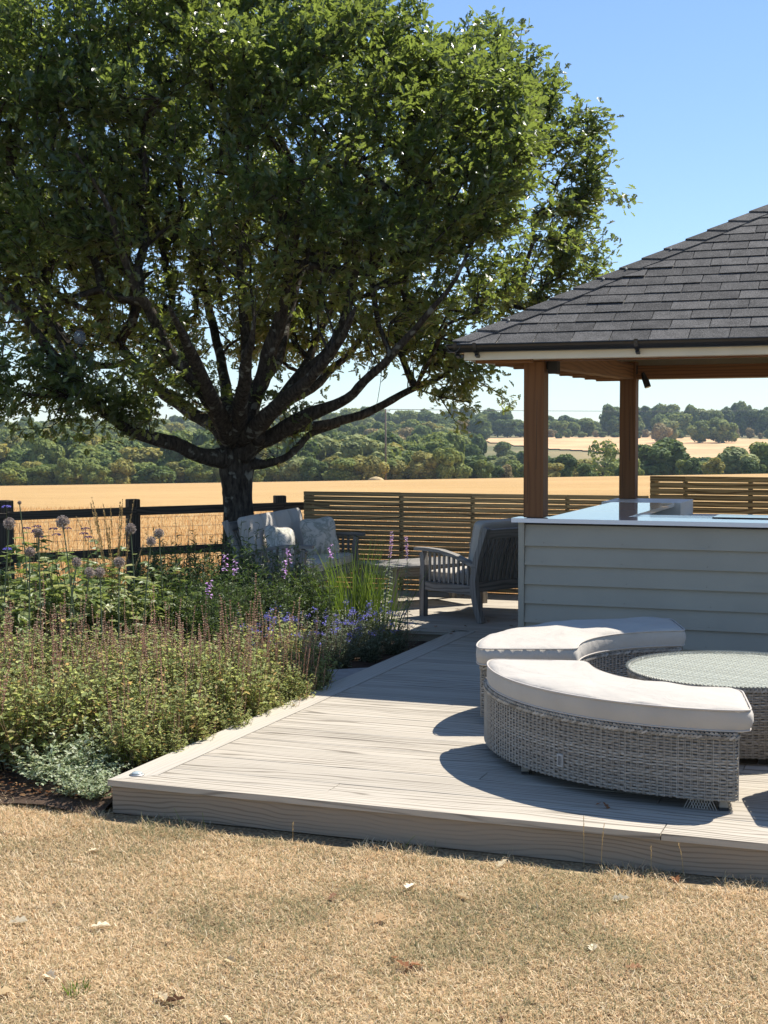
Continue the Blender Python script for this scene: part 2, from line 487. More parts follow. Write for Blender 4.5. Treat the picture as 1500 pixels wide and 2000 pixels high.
# ================================================================== DECK
m_board = wood('deck_board_oak_grey', (0.165, 0.138, 0.102), (0.405, 0.353, 0.276), (0.47, 0.415, 0.332), 'x', 30.0, 0.7, 0.14, 0.95, 0.08, 0.14, warp_amt=0.35, sharp_pow=3.5)
m_board_y = wood('deck_border_grey', (0.34, 0.295, 0.235), (0.44, 0.39, 0.315), (0.48, 0.43, 0.355), 'y', 34.0, 0.7, 0.12, 0.6, 0.04, 0.2)
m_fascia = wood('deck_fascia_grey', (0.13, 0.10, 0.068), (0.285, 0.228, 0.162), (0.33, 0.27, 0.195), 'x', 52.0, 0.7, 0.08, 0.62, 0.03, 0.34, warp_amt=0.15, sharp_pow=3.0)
m_dark = plain('painted_shade_and_black_parts', (0.03, 0.027, 0.024), 0.9, 0.2)  # painted shade under deck and worktop; own colour of nails, cracks, spotlight housing
deck = thing('deck', 'grey oak effect timber deck with a mitred border and low fascia', 'deck')
del deck['category']
deck['kind'] = 'structure'
DX0, DX1, DY0, DY1 = -3.57, 2.4, 5.78, 13.84
TH = 0.028
def board(name, x0, x1, y0, y1, mat, z1=0.0, th=TH, parent=deck, ch=0.0015):
    mb = MB(); cx, cyy = (x0 + x1) / 2, (y0 + y1) / 2
    mb.box(x0 - cx, x1 - cx, y0 - cyy, y1 - cyy, -th, 0, ch)
    return mb.build(name, mat, parent, (cx, cyy, z1))
def poly_board(name, poly, mat, z1=0.0, th=TH, parent=deck):
    P = np.array(poly); c = P.mean(0)
    mb = MB(); mb.prism(P - c, -th, 0)
    return mb.build(name, mat, parent, (c[0], c[1], z1))
BW, GAP = 0.147, 0.003
# front border board with a mitred corner, in two lengths, then the left border
g = 0.002
poly_board('border_board', [(DX0 - 0.012, DY0 - 0.012), (-0.972, DY0 - 0.012), (-0.972, DY0 + BW), (DX0 + 0.165 + g, DY0 + BW)], m_board)
poly_board('border_board', [(-0.967, DY0 - 0.012), (DX1, DY0 - 0.012), (DX1, DY0 + BW), (-0.967, DY0 + BW)], m_board)
ys = [DY0 + BW, 8.42, 11.02]
poly_board('border_board', [(DX0 - 0.012, DY0 - 0.012 + 2 * g), (DX0 + 0.165 - g, DY0 + BW + g), (DX0 + 0.165 - g, 8.42), (DX0 - 0.012, 8.42)], m_board_y)
poly_board('border_board', [(DX0 - 0.012, 8.424), (DX0 + 0.165 - g, 8.424), (DX0 + 0.165 - g, 11.16), (DX0 - 0.012, 11.01)], m_board_y)
# field boards
y = DY0 + BW + GAP
row = 0
while y + BW < DY1:
    xs0 = DX0 + 0.165 + 0.003 if y < 11.16 else -7.6
    cuts = [xs0]
    c = xs0 + [1.95, 3.5, 2.55, 1.35, 3.1][row % 5] * (0.9 + 0.2 * random.random())
    if row == 0: c = -2.52
    if row == 3: c = -1.93
    if row == 6: c = -1.55
    while c < DX1 - 0.6:
        cuts.append(c); c += random.choice([3.6, 3.0, 2.4])
    cuts.append(DX1)
    for a, b_ in zip(cuts[:-1], cuts[1:]):
        board('deck_board', a + 0.0015, b_ - 0.0015, y, y + BW, m_board, z1=random.uniform(-0.001, 0.0005))
    y += BW + GAP; row += 1
# border of the rear deck along the bed
board('border_board', -7.6, DX0 - 0.016, 11.013, 11.157, m_board)
# fascias
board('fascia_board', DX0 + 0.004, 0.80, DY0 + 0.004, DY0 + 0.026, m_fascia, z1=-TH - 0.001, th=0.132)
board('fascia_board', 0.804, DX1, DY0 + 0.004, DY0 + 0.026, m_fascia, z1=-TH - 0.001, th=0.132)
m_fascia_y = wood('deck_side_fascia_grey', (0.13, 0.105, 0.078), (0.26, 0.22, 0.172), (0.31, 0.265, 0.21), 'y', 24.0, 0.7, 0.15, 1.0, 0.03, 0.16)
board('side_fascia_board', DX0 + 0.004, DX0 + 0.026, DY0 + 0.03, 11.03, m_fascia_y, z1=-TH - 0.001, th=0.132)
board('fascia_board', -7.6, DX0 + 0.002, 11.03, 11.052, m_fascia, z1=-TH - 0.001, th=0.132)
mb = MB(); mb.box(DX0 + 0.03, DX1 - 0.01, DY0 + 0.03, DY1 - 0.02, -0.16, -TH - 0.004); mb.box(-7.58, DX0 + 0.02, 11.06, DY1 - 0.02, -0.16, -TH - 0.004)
mb.build('shade_painted_sub_frame', m_dark, deck)  # solid block coloured dark as the shade beneath the boards

# small round deck light in the corner
m_steel = plain('brushed_steel', (0.4, 0.4, 0.38), 0.5, 0.05, 30, metallic=0.9)
m_glass_pale = plain('pale_glass', (0.40, 0.45, 0.44), 0.25, 0.05, 10, spec=0.8)
lt = thing('deck_light', 'small round glass and steel light set in the front corner of the deck border', 'light', (-3.50, 5.90, 0.001))
mb = MB(); a = np.arange(20) * 2 * math.pi / 20
ring = lambda r, z: np.c_[r * np.cos(a), r * np.sin(a), np.full(20, z)]
mb.loft([ring(0.036, 0), ring(0.036, 0.003), ring(0.027, 0.006)], smooth=True); mb.build('rim', m_steel, lt)
mb = MB(); mb.loft([ring(0.027, 0.0065), ring(0.025, 0.010), ring(0.017, 0.015), ring(0.006, 0.017)], smooth=True); mb.build('lens', m_glass_pale, lt)

# stone slab in the bed beside the deck
m_stone = plain('grey_stone', (0.30, 0.285, 0.26), 0.85, 0.15, 12, 0.4, 80)
mb = MB(); mb.prism([(-3.60, 8.45), (-3.80, 8.50), (-4.03, 8.85), (-4.02, 9.10), (-3.90, 9.25), (-3.60, 9.48)], -0.12, -0.045)
s_ = mb.build('stone_slab', m_stone); s_['label'] = 'flat grey stone slab lying in the bed against the deck edge'; s_['category'] = 'slab'

# ================================================================== GAZEBO
m_post = wood('brown_post_timber', (0.075, 0.032, 0.012), (0.165, 0.072, 0.026), (0.21, 0.097, 0.037), 'z', 22.0, 0.65, 0.2, 0.45, 0.05, 0.15)
m_beam = wood('brown_beam_timber', (0.08, 0.035, 0.014), (0.19, 0.083, 0.031), (0.24, 0.115, 0.045), 'x', 30.0, 0.65, 0.2, 0.8, 0.05, 0.15)
m_beam_y = wood('brown_side_timber', (0.08, 0.035, 0.014), (0.19, 0.083, 0.031), (0.24, 0.115, 0.045), 'y', 30.0, 0.65, 0.2, 0.8, 0.05, 0.15)
m_cream = plain('cream_paint', (0.64, 0.585, 0.47), 0.6, 0.06, 5, 0.1, 40)
m_gutter = plain('black_plastic', (0.012, 0.012, 0.013), 0.28, 0.1, 10, spec=0.5)
# asphalt shingle
m_shingle, nt, b = base_mat('asphalt_shingle', 0.92)
co = local_coords(nt)
n1 = N(nt, 'TexNoise'); n1.inputs['Scale'].default_value = 130; n1.inputs['Detail'].default_value = 4
n2 = N(nt, 'TexNoise'); n2.inputs['Scale'].default_value = 9; n2.inputs['Detail'].default_value = 5
nt.links.new(co, n1.inputs['Vector']); nt.links.new(co, n2.inputs['Vector'])
oi = N(nt, 'ObjectInfo')
f = mix_val(nt, mix_val(nt, mix_val(nt, n1.outputs[0], 0.75), mix_val(nt, n2.outputs[0], 0.25), 'ADD'), mix_val(nt, oi.outputs['Random'], 0.10), 'ADD')
nt.links.new(ramp(nt, f, [(0.36, (0.014, 0.0135, 0.013)), (0.52, (0.055, 0.052, 0.048)), (0.72, (0.16, 0.15, 0.138))]), b.inputs['Base Color'])
b.inputs['Specular IOR Level'].default_value = 0.25
add_bump(nt, b, n1.outputs[0], 0.5, 0.003)
m_lichen = plain('pale_lichen', (0.45, 0.45, 0.4), 0.9, 0.1)

K = 0.58                                   # rise per metre
EX0, EY0, EZ = -3.06, 9.52, 2.25; SIDE_L = 4.5
EX1, EY1 = EX0 + SIDE_L, EY0 + SIDE_L
AX, AY, AZ = EX0 + SIDE_L / 2, EY0 + SIDE_L / 2, EZ + K * SIDE_L / 2
gz = thing('gazebo', 'hip roofed timber gazebo with black shingles and brown posts over the bar', 'gazebo')
nrm = Vector((0, -K, 1)).normalized(); ups = Vector((0, 1, K)).normalized(); L1 = math.sqrt(1 + K * K)
TW, EXPO = 0.262, 0.143
half = SIDE_L / 2
nrows = int(half * L1 / EXPO)
for r in range(nrows + 1):
    u0 = r * EXPO - (0.03 if r == 0 else 0.0); u1 = min(r * EXPO + EXPO + 0.035, half * L1 - 0.002)
    ub = max(u0, 0)
    y0 = u0 / L1; y1 = u1 / L1
    xl0, xr0 = EX0 + max(y0, 0), EX1 - max(y0, 0)
    xl1, xr1 = EX0 + max(y1, 0), EX1 - max(y1, 0)
    off = {0: 0.0, 1: 0.45, 2: 0.9, 3: 0.3}[r % 4] * TW
    x = EX0 - TW * 2 + off + 0.04
    while x < xr0:
        a0, a1 = max(x + 0.003, xl0), min(x + TW - 0.003, xr0)
        b0, b1 = max(x + 0.003, xl1), min(x + TW - 0.003, xr1)
        x += TW
        if a1 - a0 < 0.02: continue
        if b1 < b0 + 0.004:
            m_ = (b0 + b1) / 2; m_ = min(max(m_, xl1), xr1); b0, b1 = m_ - 0.002, m_ + 0.002
        lift0 = 0.010 + random.uniform(-0.001, 0.003) + (random.uniform(0.003, 0.009) if random.random() < .08 else 0); lift1 = 0.002
        t_ = 0.006
        j0 = random.uniform(-0.003, 0.003); j1 = random.uniform(-0.003, 0.003)
        def pt(xx, u, h):
            p = Vector((xx, EY0, EZ)) + ups * u + nrm * h
            return p
        cx = (a0 + a1) / 2; c0 = pt(cx, (u0 + u1) / 2, 0)
        V = [pt(a0, u0 + j0, lift0), pt(a1, u0 + j1, lift0), pt(b1, u1, lift1), pt(b0, u1, lift1),
             pt(a0, u0 + j0, lift0 - t_), pt(a1, u0 + j1, lift0 - t_), pt(b1, u1, lift1 - t_), pt(b0, u1, lift1 - t_)]
        V = [v - c0 for v in V]
        mb = MB(); mb.add([tuple(v) for v in V], [(0, 1, 2, 3), (7, 6, 5, 4), (0, 4, 5, 1), (1, 5, 6, 2), (2, 6, 7, 3), (3, 7, 4, 0)])
        mb.build('shingle', m_shingle, gz, c0)
# the other three slopes as stepped courses, and the deck boards below the felt
mb = MB()
for side in (1, 2, 3):
    for r in range(nrows + 1):
        u0 = r * EXPO; u1 = min(u0 + EXPO + 0.03, half * L1 - 0.002)
        y0, y1 = u0 / L1, u1 / L1
        q = []
        for (yy, uu, hh) in ((y0, u0, 0.010), (y1, u1, 0.002)):
            for sx in (-1, 1):
                lx = sx * (half - yy); ly = -half + yy; z = EZ + K * yy + hh
                q.append((lx, ly, z))
        V = []
        for (lx, ly, z) in q:
            for dz in (0, -0.006):
                ang = side * math.pi / 2; c_, s__ = math.cos(ang), math.sin(ang)
                V.append((AX + lx * c_ - ly * s__, AY + lx * s__ + ly * c_, z + dz))
        # 0,1 = left low top/bottom; 2,3 right low; 4,5 left high; 6,7 right high
        mb.add(V, [(0, 2, 6, 4), (1, 5, 7, 3), (0, 1, 3, 2), (2, 3, 7, 6), (6, 7, 5, 4), (4, 5, 1, 0)])
mb.build('shingle_slope', m_shingle, gz)
mb = MB()
h = half - 0.02
mb.add([(AX - h, AY - h, EZ - 0.012), (AX + h, AY - h, EZ - 0.012), (AX + h, AY + h, EZ - 0.012), (AX - h, AY + h, EZ - 0.012), (AX, AY, AZ - 0.012)],
       [(0, 1, 4), (1, 2, 4), (2, 3, 4), (3, 0, 4)])
mb.add([(AX - h, AY - h, EZ - 0.032), (AX + h, AY - h, EZ - 0.032), (AX + h, AY + h, EZ - 0.032), (AX - h, AY + h, EZ - 0.032), (AX, AY, AZ - 0.032)],
       [(1, 0, 4), (2, 1, 4), (3, 2, 4), (0, 3, 4)])
mb.build('roof_lining', m_cream, gz)
# hip caps
for (cx, cyy, dx, dy) in ((EX0, EY0, 1, 1), (EX1, EY0, -1, 1), (EX0, EY1, 1, -1), (EX1, EY1, -1, -1)):
    n_caps = 16
    for k in range(n_caps):
        t0 = k * 0.139 - 0.015; t1 = t0 + 0.165
        if t1 > half: t1 = half
        wdt = 0.155 if k else 0.13
        V = []
        for (t, lift) in ((t0, 0.026), (t1, 0.012)):
            base = Vector((cx + dx * t, cyy + dy * t, EZ + K * t))
            for (ox, oy, hh) in ((-0.0, 0.0, lift + 0.010), (dx * wdt, 0, lift), (0, dy * wdt, lift)):
                V.append(base + Vector((ox, oy, hh)))
        lo = [v - Vector((0, 0, 0.011)) for v in V]
        c0 = V[0].copy()
        VV = [v - c0 for v in V + lo]
        mb = MB()
        F = [(0, 1, 4, 3), (0, 3, 5, 2), (6, 9, 10, 7), (6, 8, 11, 9), (0, 6, 7, 1), (0, 2, 8, 6), (1, 7, 10, 4), (2, 5, 11, 8), (3, 4, 10, 9), (3, 9, 11, 5)]
        mb.add([tuple(v) for v in VV], F)
        o = mb.build('hip_cap', m_shingle, gz, c0)
        if dx == 1 and dy == 1 and k in (2, 6, 7, 9):
            mbl = MB(); rr = rng.uniform(0.006, 0.012)
            mbl.tube([(0.05, -0.01, -0.012), (0.06, -0.012, -0.008)], [rr, rr * 0.7], 7)
            mbl.build('lichen_spot', m_lichen, o)
# fascias and gutters, all four sides
fi = 0.06
def side_bar(mb, side, inset, z0, z1, th, ext=0.0):
    h_ = half - inset
    p = [(-h_ - ext, -h_), (h_ + ext, -h_)]
    ang = side * math.pi / 2; c_, s__ = math.cos(ang), math.sin(ang)
    q = [(AX + a_ * c_ - b_ * s__, AY + a_ * s__ + b_ * c_) for a_, b_ in p]
    mb.bar((q[0][0], q[0][1], (z0 + z1) / 2), (q[1][0], q[1][1], (z0 + z1) / 2), th, z1 - z0, ch=0.002)
for side in range(4):
    mb = MB(); side_bar(mb, side, fi, 2.14, 2.232, 0.02, -0.01 if side % 2 else 0.01)
    mb.build('fascia', m_cream, gz)
    mb = MB()
    h_ = half + 0.005
    ang = side * math.pi / 2; c_, s__ = math.cos(ang), math.sin(ang)
    secs = []
    for a_ in (-h_ - 0.045, h_ + 0.045):
        ringp = []
        for t_ in list(np.linspace(0, math.pi, 9)):
            yo = -0.052 * math.cos(t_); zo = -0.052 * math.sin(t_)
            ringp.append((yo, zo))
        for t_ in list(np.linspace(math.pi, 0, 9)):
            ringp.append((-0.047 * math.cos(t_), -0.047 * math.sin(t_)))
        sec = []
        for yo, zo in ringp:
            lx, ly = a_, -h_ + 0.01 + yo
            sec.append((AX + lx * c_ - ly * s__, AY + lx * s__ + ly * c_, 2.243 + zo))
        secs.append(sec)
    mb.loft(secs, True, smooth=False)
    # rolled lip of the gutter
    ly = -h_ + 0.01 - 0.051
    q = [(AX + lx * c_ - ly * s__, AY + lx * s__ + ly * c_, 2.243) for lx in (-h_ - 0.05, h_ + 0.05)]
    mb.tube(q, 0.006, 6)
    gt = mb.build('gutter', m_gutter, gz)
    for lx in ((-h_ + 0.02, -h_ + 0.16, -h_ + 1.28, -h_ + 2.40, -h_ + 3.4, h_ - 0.05) if side in (0, 1, 3) else ()):
        mb = MB(); sec = []
        for t_ in np.linspace(-0.1, math.pi, 9):
            yo = -0.058 * math.cos(t_); zo = -0.060 * math.sin(t_)
            ly = -h_ + 0.01 + yo
            sec.append([(AX + l2 * c_ - ly * s__, AY + l2 * s__ + ly * c_, 2.243 + zo) for l2 in (lx - 0.014, lx + 0.014)])
        sec = np.array(sec); outer = sec.copy()
        V = np.concatenate([sec.reshape(-1, 3), sec.reshape(-1, 3) * 1.0 + np.array([0, 0, 0.006])])
        n_ = 9; F = [(2 * i, 2 * i + 1, 2 * i + 3, 2 * i + 2) for i in range(n_ - 1)] + [(18 + 2 * i, 18 + 2 * i + 2, 18 + 2 * i + 3, 18 + 2 * i + 1) for i in range(n_ - 1)] + \
            [(2 * i, 2 * i + 2, 18 + 2 * i + 2, 18 + 2 * i) for i in range(n_ - 1)] + [(2 * i + 1, 18 + 2 * i + 1, 18 + 2 * i + 3, 2 * i + 3) for i in range(n_ - 1)]
        mb.add(V, F)
        ly0 = -half + fi - 0.01
        p0 = (AX + lx * c_ - (ly0 - 0.045) * s__, AY + lx * s__ + (ly0 - 0.045) * c_, 2.178)
        p1 = (AX + lx * c_ - ly0 * s__, AY + lx * s__ + ly0 * c_, 2.165)
        mb.bar(p0, p1, 0.024, 0.02)
        mb.build('gutter_bracket', m_gutter, gt)
# soffit boards and rafters
mb = MB()
for side in range(4):
    for k in range(3):
        side_bar(mb, side, fi + 0.075 + 0.135 * k, 2.155, 2.167, 0.125)
mb.build('soffit_boards', m_cream, gz, kind='stuff')
# rafter feet under the eaves, brown, at the sides
for side in (1, 3):
    for k in range(9):
        lx = -half + 0.28 + k * 0.5
        if lx > half - 0.2: continue
        ang = side * math.pi / 2; c_, s__ = math.cos(ang), math.sin(ang)
        P3 = []
        for ly in (-half + 0.09, -half + 0.50):
            P3.append((AX + lx * c_ - ly * s__, AY + lx * s__ + ly * c_, 2.138))
        mb = MB(); mb.bar(P3[0], P3[1], 0.045, 0.03); mb.build('rafter_foot', m_cream if side == 0 else m_beam, gz)
# rafters on the underside of the roof
for side in range(4):
    for k in range(7):
        lx = -1.5 + 0.5 * k
        top = max(0.0, half - abs(lx) - 0.05)
        ang = side * math.pi / 2; c_, s__ = math.cos(ang), math.sin(ang)
        P3 = []
        for run in (0.62, half - 0.05 - abs(lx)):
            if run <= 0.62: run = 0.66
            ly = -half + run; P3.append((AX + lx * c_ - ly * s__, AY + lx * s__ + ly * c_, EZ + K * run - 0.075))
        if (Vector(P3[0]) - Vector(P3[1])).length > 0.1:
            mb = MB(); mb.bar(P3[0], P3[1], 0.045, 0.07); mb.build('rafter', m_cream, gz)
# posts and beams
PX0, PX1, PY0, PY1, PW = -2.620, 1.00, 10.075, 13.08, 0.147
PXR = -2.522
posts = []
for (px, py, zb) in ((PX0, PY0, 1.018), (PXR, PY1, 1.018), (PX1, PY0, 0.0), (PX1, PY1, 0.0)):
    mb = MB(); mb.box(-PW / 2, PW / 2, -PW / 2, PW / 2, 0, 2.145 - zb if py == PY0 else 2.275 - zb, 0.004)
    o = mb.build('post', m_post, gz, (px, py, zb)); posts.append(o)
    mbk = MB()
    for kx, kz, l in ((0.02, 0.35, 0.5), (-0.045, 0.1, 0.3)):
        mbk.bar((kx, -PW / 2 - 0.0003, kz), (kx + 0.006, -PW / 2 - 0.0003, kz + l), 0.0025, 0.001, up=(0, 1, 0))
    if py == PY0 or True:
        mbk.build('drying_crack', m_dark, o)
mb = MB(); mb.box(PX0 - 0.30, PX1 + 0.3, PY0 - 0.068, PY0 + 0.068, 2.147, 2.285, 0.004); mb.build('front_beam', m_beam, gz)
mb = MB(); mb.box(PXR + PW / 2 + 0.002, PX1 + 0.3, PY1 - 0.045, PY1 + 0.045, 2.118, 2.238, 0.004); mb.build('rear_beam', m_beam, gz)
mb = MB(); mb.bar((PX0, PY0 + 0.07, 2.183), (PXR, PY1 - PW / 2 - 0.002, 2.183), 0.11, 0.143, ch=0.004); mb.build('side_beam', m_beam_y, gz)
mb = MB(); mb.box(PX1 - 0.055, PX1 + 0.055, PY0 + 0.07, PY1 - PW / 2 - 0.002, 2.112, 2.255, 0.004); mb.build('side_beam', m_beam_y, gz)

# spotlights
def spot(loc, label, tilt, block):
    t = thing('spotlight', label, 'spotlight', loc)
    mb = MB()
    if block:
        mb.box(-0.035, 0.035, -0.045, 0.045, -0.04, 0.05, 0.004); mb.build('housing', m_dark, t)
        mb = MB(); mb.box(-0.05, -0.036, -0.02, 0.02, -0.01, 0.05, 0.002); mb.build('bracket', m_gutter, t)
    else:
        d = Vector((math.sin(tilt), -0.15, -math.cos(tilt))).normalized()
        p0 = Vector((0.05, 0, 0.0)); p1 = p0 + d * 0.14
        mb.tube([tuple(p0), tuple(p1)], 0.030, 14, smooth=False); mb.build('barrel', m_gutter, t)
        mb = MB(); mb.tube([(-0.005, 0, 0.03), (0.05, 0, -0.01)], 0.013, 8); mb.box(-0.012, 0.004, -0.03, 0.03, -0.01, 0.07, 0.003); mb.build('bracket', m_gutter, t)
        mb = MB(); mb.tube([tuple(p1 + d * 0.0005), tuple(p1 + d * 0.002)], 0.024, 14, smooth=False); mb.build('lens', m_glass_pale, t)
spot((-2.495, 10.10, 2.10), 'black box spotlight fixed to the front post under the roof', 0, True)
spot((PXR + PW / 2 + 0.008, 13.06, 2.17), 'black tube spotlight angled down from the rear post', 0.35, False)

# ================================================================== OUTDOOR BAR
m_siding = plain('sage_grey_paint', (0.36, 0.325, 0.25), 0.55, 0.05, 3, 0.12, 90)
m_worktop = plain('glossy_white_worktop', (0.84, 0.84, 0.83), 0.07, 0.015, 3, spec=0.6)
m_white = plain('white_paint', (0.78, 0.78, 0.76), 0.45, 0.03, 4)
m_grey_top = plain('grey_lower_worktop', (0.36, 0.36, 0.36), 0.12, 0.05, 6, spec=0.5)
m_black_glass = plain('black_glass', (0.01, 0.01, 0.011), 0.05, 0.05, 5, spec=0.6)
bar = thing('outdoor_bar', 'outdoor kitchen bar clad in grey green boards with a glossy white worktop', 'bar', (0, 0, 0))
BX0, BX1, BY = -2.725, 1.3, 10.0
z = 0.955
heights = [0.955, 0.815, 0.675, 0.535, 0.395, 0.255, 0.115, 0.0]
heights[1] = 0.815
for k in range(7):
    zt, zb = heights[k], heights[k + 1]
    bot = max(zb - 0.0, 0.002)
    sec = lambda x: [(x, BY + 0.018, zt + 0.012), (x, BY + 0.012, zt + 0.012), (x, BY - 0.014 + random.uniform(-0.001, 0.001), bot), (x, BY + 0.018, bot)]
    mb = MB(); mb.loft([sec(BX0 + 0.045), sec(BX1)])
    mb.build('cladding_board', m_siding, bar)
    for q in range(6):
        mbn = MB(); xx = BX0 + 0.16 + 0.6 * q + random.uniform(-.03, .03); zz = bot + 0.024
        mbn.tube([(xx, BY - 0.007, zz), (xx, BY - 0.0112, zz)], 0.0024, 7); mbn.build('nail_head', m_dark, bar)
mb = MB(); mb.box(BX0, BX0 + 0.043, BY - 0.022, BY + 0.03, 0.002, 0.983, 0.002); mb.build('corner_trim', m_siding, bar)
for k in range(7):
    zt, zb = heights[k], max(heights[k + 1], 0.002)
    sec = lambda y: [(BX0 + 0.03, y, zt + 0.012), (BX0 + 0.022, y, zt + 0.012), (BX0 + 0.004, y, zb), (BX0 + 0.03, y, zb)]
    mb = MB(); mb.loft([sec(BY + 0.033), sec(10.22)]); mb.build('cladding_board', m_siding, bar)
for k in range(7):
    zt, zb = heights[k], max(heights[k + 1], 0.002)
    sec = lambda y: [(-2.50, y, zt + 0.012), (-2.508, y, zt + 0.012), (-2.526, y, zb), (-2.50, y, zb)]
    mb = MB(); mb.loft([sec(10.25), sec(13.15)]); mb.build('cladding_board', m_siding, bar)
mb = MB(); mb.box(BX0 + 0.03, BX1, BY + 0.02, 10.24, 0.002, 0.966); mb.box(-2.50, -2.02, 10.24, 13.15, 0.002, 0.855); mb.box(-2.0, BX1, 12.77, 13.13, 0.002, 0.80); mb.box(-2.01, BX1, 10.25, 10.8, 0.002, 0.93); mb.build('carcass', m_siding, bar)
mb = MB(); mb.box(BX0 + 0.002, BX1, BY - 0.004, BY + 0.014, 0.968, 0.983); mb.build('painted_shadow_strip', m_dark, bar)  # dark strip painted as the shadow under the worktop edge
mb = MB(); mb.prism([(BX0 - 0.045, BY - 0.05), (BX1, BY - 0.05), (BX1, 10.35), (-1.998, 10.35), (-1.998, 12.45), (-2.545, 12.45), (-2.545, 10.20), (BX0 - 0.045, 10.155)], 0.984, 1.015)
mb.build('worktop', m_worktop, bar)
mb = MB(); mb.box(-2.64, -1.945, 12.453, 13.17, 0.86, 1.0165, 0.002); mb.build('raised_end_block', m_white, bar)
mb = MB(); mb.box(-1.995, BX1, 10.352, 10.82, 0.94, 1.006, 0.002); mb.build('lower_worktop', m_grey_top, bar)
mb = MB(); mb.box(-1.40, -0.75, 10.40, 10.78, 1.0065, 1.022, 0.004); mb.build('hob', m_black_glass, bar)
mb = MB(); mb.box(-1.925, BX1, 12.75, 13.15, 0.80, 0.885, 0.003); mb.build('rear_worktop', m_white, bar)

# ================================================================== WICKER DAYBED SET
m_wick = leafy('grey_wicker_strand', [(0.0, (0.16, 0.14, 0.112)), (0.5, (0.315, 0.285, 0.238)), (1.0, (0.44, 0.41, 0.355))], 0.0, rough=0.5, spec=0.35)
m_wick_in = plain('wicker_backing', (0.15, 0.135, 0.11), 0.9, 0.2)
m_foot = plain('dark_plastic_foot', (0.03, 0.03, 0.03), 0.6, 0.1)
def resample(P, step, closed=True):
    P = np.asarray(P, float); Q = np.concatenate([P, P[:1]]) if closed else P
    d = np.concatenate([[0], np.cumsum(np.linalg.norm(np.diff(Q, axis=0), axis=1))])
    n = max(4, int(round(d[-1] / step))); 
    if closed and n % 2: n += 1
    s = np.linspace(0, d[-1], n + (0 if closed else 1), endpoint=not closed)
    return np.c_[np.interp(s, d, Q[:, 0]), np.interp(s, d, Q[:, 1])]
def weave(outline, z0, z1, pitch=0.0128, stake=0.030, amp=0.0024, inset_mm=0.0):
    """woven strands round a closed outline: rows go in and out past paired upright stakes"""
    st = resample(outline, stake); ns = len(st)
    sub = 4
    fine = resample(outline, stake / sub); 
    # exact multiple
    P = np.asarray(outline, float); Q = np.concatenate([P, P[:1]]); d = np.concatenate([[0], np.cumsum(np.linalg.norm(np.diff(Q, axis=0), axis=1))])
    n = ns * sub; s = np.arange(n) * d[-1] / n
    C = np.c_[np.interp(s, d, Q[:, 0]), np.interp(s, d, Q[:, 1])]
    T = np.roll(C, -2, 0) - np.roll(C, 2, 0); T /= np.linalg.norm(T, axis=1)[:, None]
    Nn = np.c_[T[:, 1], -T[:, 0]]
    mb = MB()
    nr = int((z1 - z0) / pitch)
    k = np.arange(n)
    for r in range(nr):
        zc = z0 + (r + 0.5) * (z1 - z0) / nr
        ph = np.cos(math.pi * k / sub + math.pi * (r % 2))
        off = amp * ph
        hh = pitch * (0.80 + 0.05 * rng.standard_normal())
        wob = 0.0012 * rng.standard_normal(ns).repeat(sub)
        c2 = C + Nn * off[:, None]
        ti = np.clip(0.5 + 0.13 * rng.standard_normal() + 0.13 * rng.standard_normal(n), 0, 1)
        ins = C + Nn * (off - 0.003)[:, None]
        V = np.stack([np.c_[ins, np.full(n, zc - hh / 2) + wob], np.c_[c2, np.full(n, zc - hh * 0.22) + wob], np.c_[c2, np.full(n, zc + hh * 0.22) + wob], np.c_[ins, np.full(n, zc + hh / 2) + wob]], 1)
        i = np.arange(n)[:, None]; j = np.arange(3)[None]
        F = np.stack([i * 4 + j, ((i + 1) % n) * 4 + j, ((i + 1) % n) * 4 + j + 1, i * 4 + j + 1], -1).reshape(-1, 4)
        mb.add(V.reshape(-1, 3), F, np.repeat(ti, 4), smooth=True)
    # paired stakes
    for q in range(ns):
        c = C[q * sub]; t = T[q * sub]; nn = Nn[q * sub]
        for o_ in (-0.0032, 0.0032):
            b = c + t * o_ + nn * 0.0016
            w = 0.0017
            V = [(*(b - t * w), z0), (*(b + nn * 0.0022), z0), (*(b + t * w), z0), (*(b - t * w), z1), (*(b + nn * 0.0022), z1), (*(b + t * w), z1)]
            mb.add(V, [(0, 1, 4, 3), (1, 2, 5, 4)], 0.62 + 0.12 * rng.standard_normal())
    return mb
def rim_braid(outline, z, r=0.011):
    P = resample(outline, 0.02); mb = MB(); n = len(P)
    T = np.roll(P, -1, 0) - np.roll(P, 1, 0); T /= np.linalg.norm(T, axis=1)[:, None]; Nn = np.c_[T[:, 1], -T[:, 0]]
    for row, (dz, dn, sg) in enumerate(((0.0, 0.003, 1), (0.012, -0.004, -1))):
        for q in range(n):
            a_ = P[q] + Nn[q] * dn - T[q] * 0.013; b_ = P[q] + Nn[q] * dn + T[q] * 0.013
            mb.bar((*a_, z + dz - 0.006 * sg), (*b_, z + dz + 0.006 * sg), 0.008, 0.010, ch=0.0, tint=float(np.clip(0.45 + 0.25 * rng.standard_normal(), 0, 1)))
    return mb
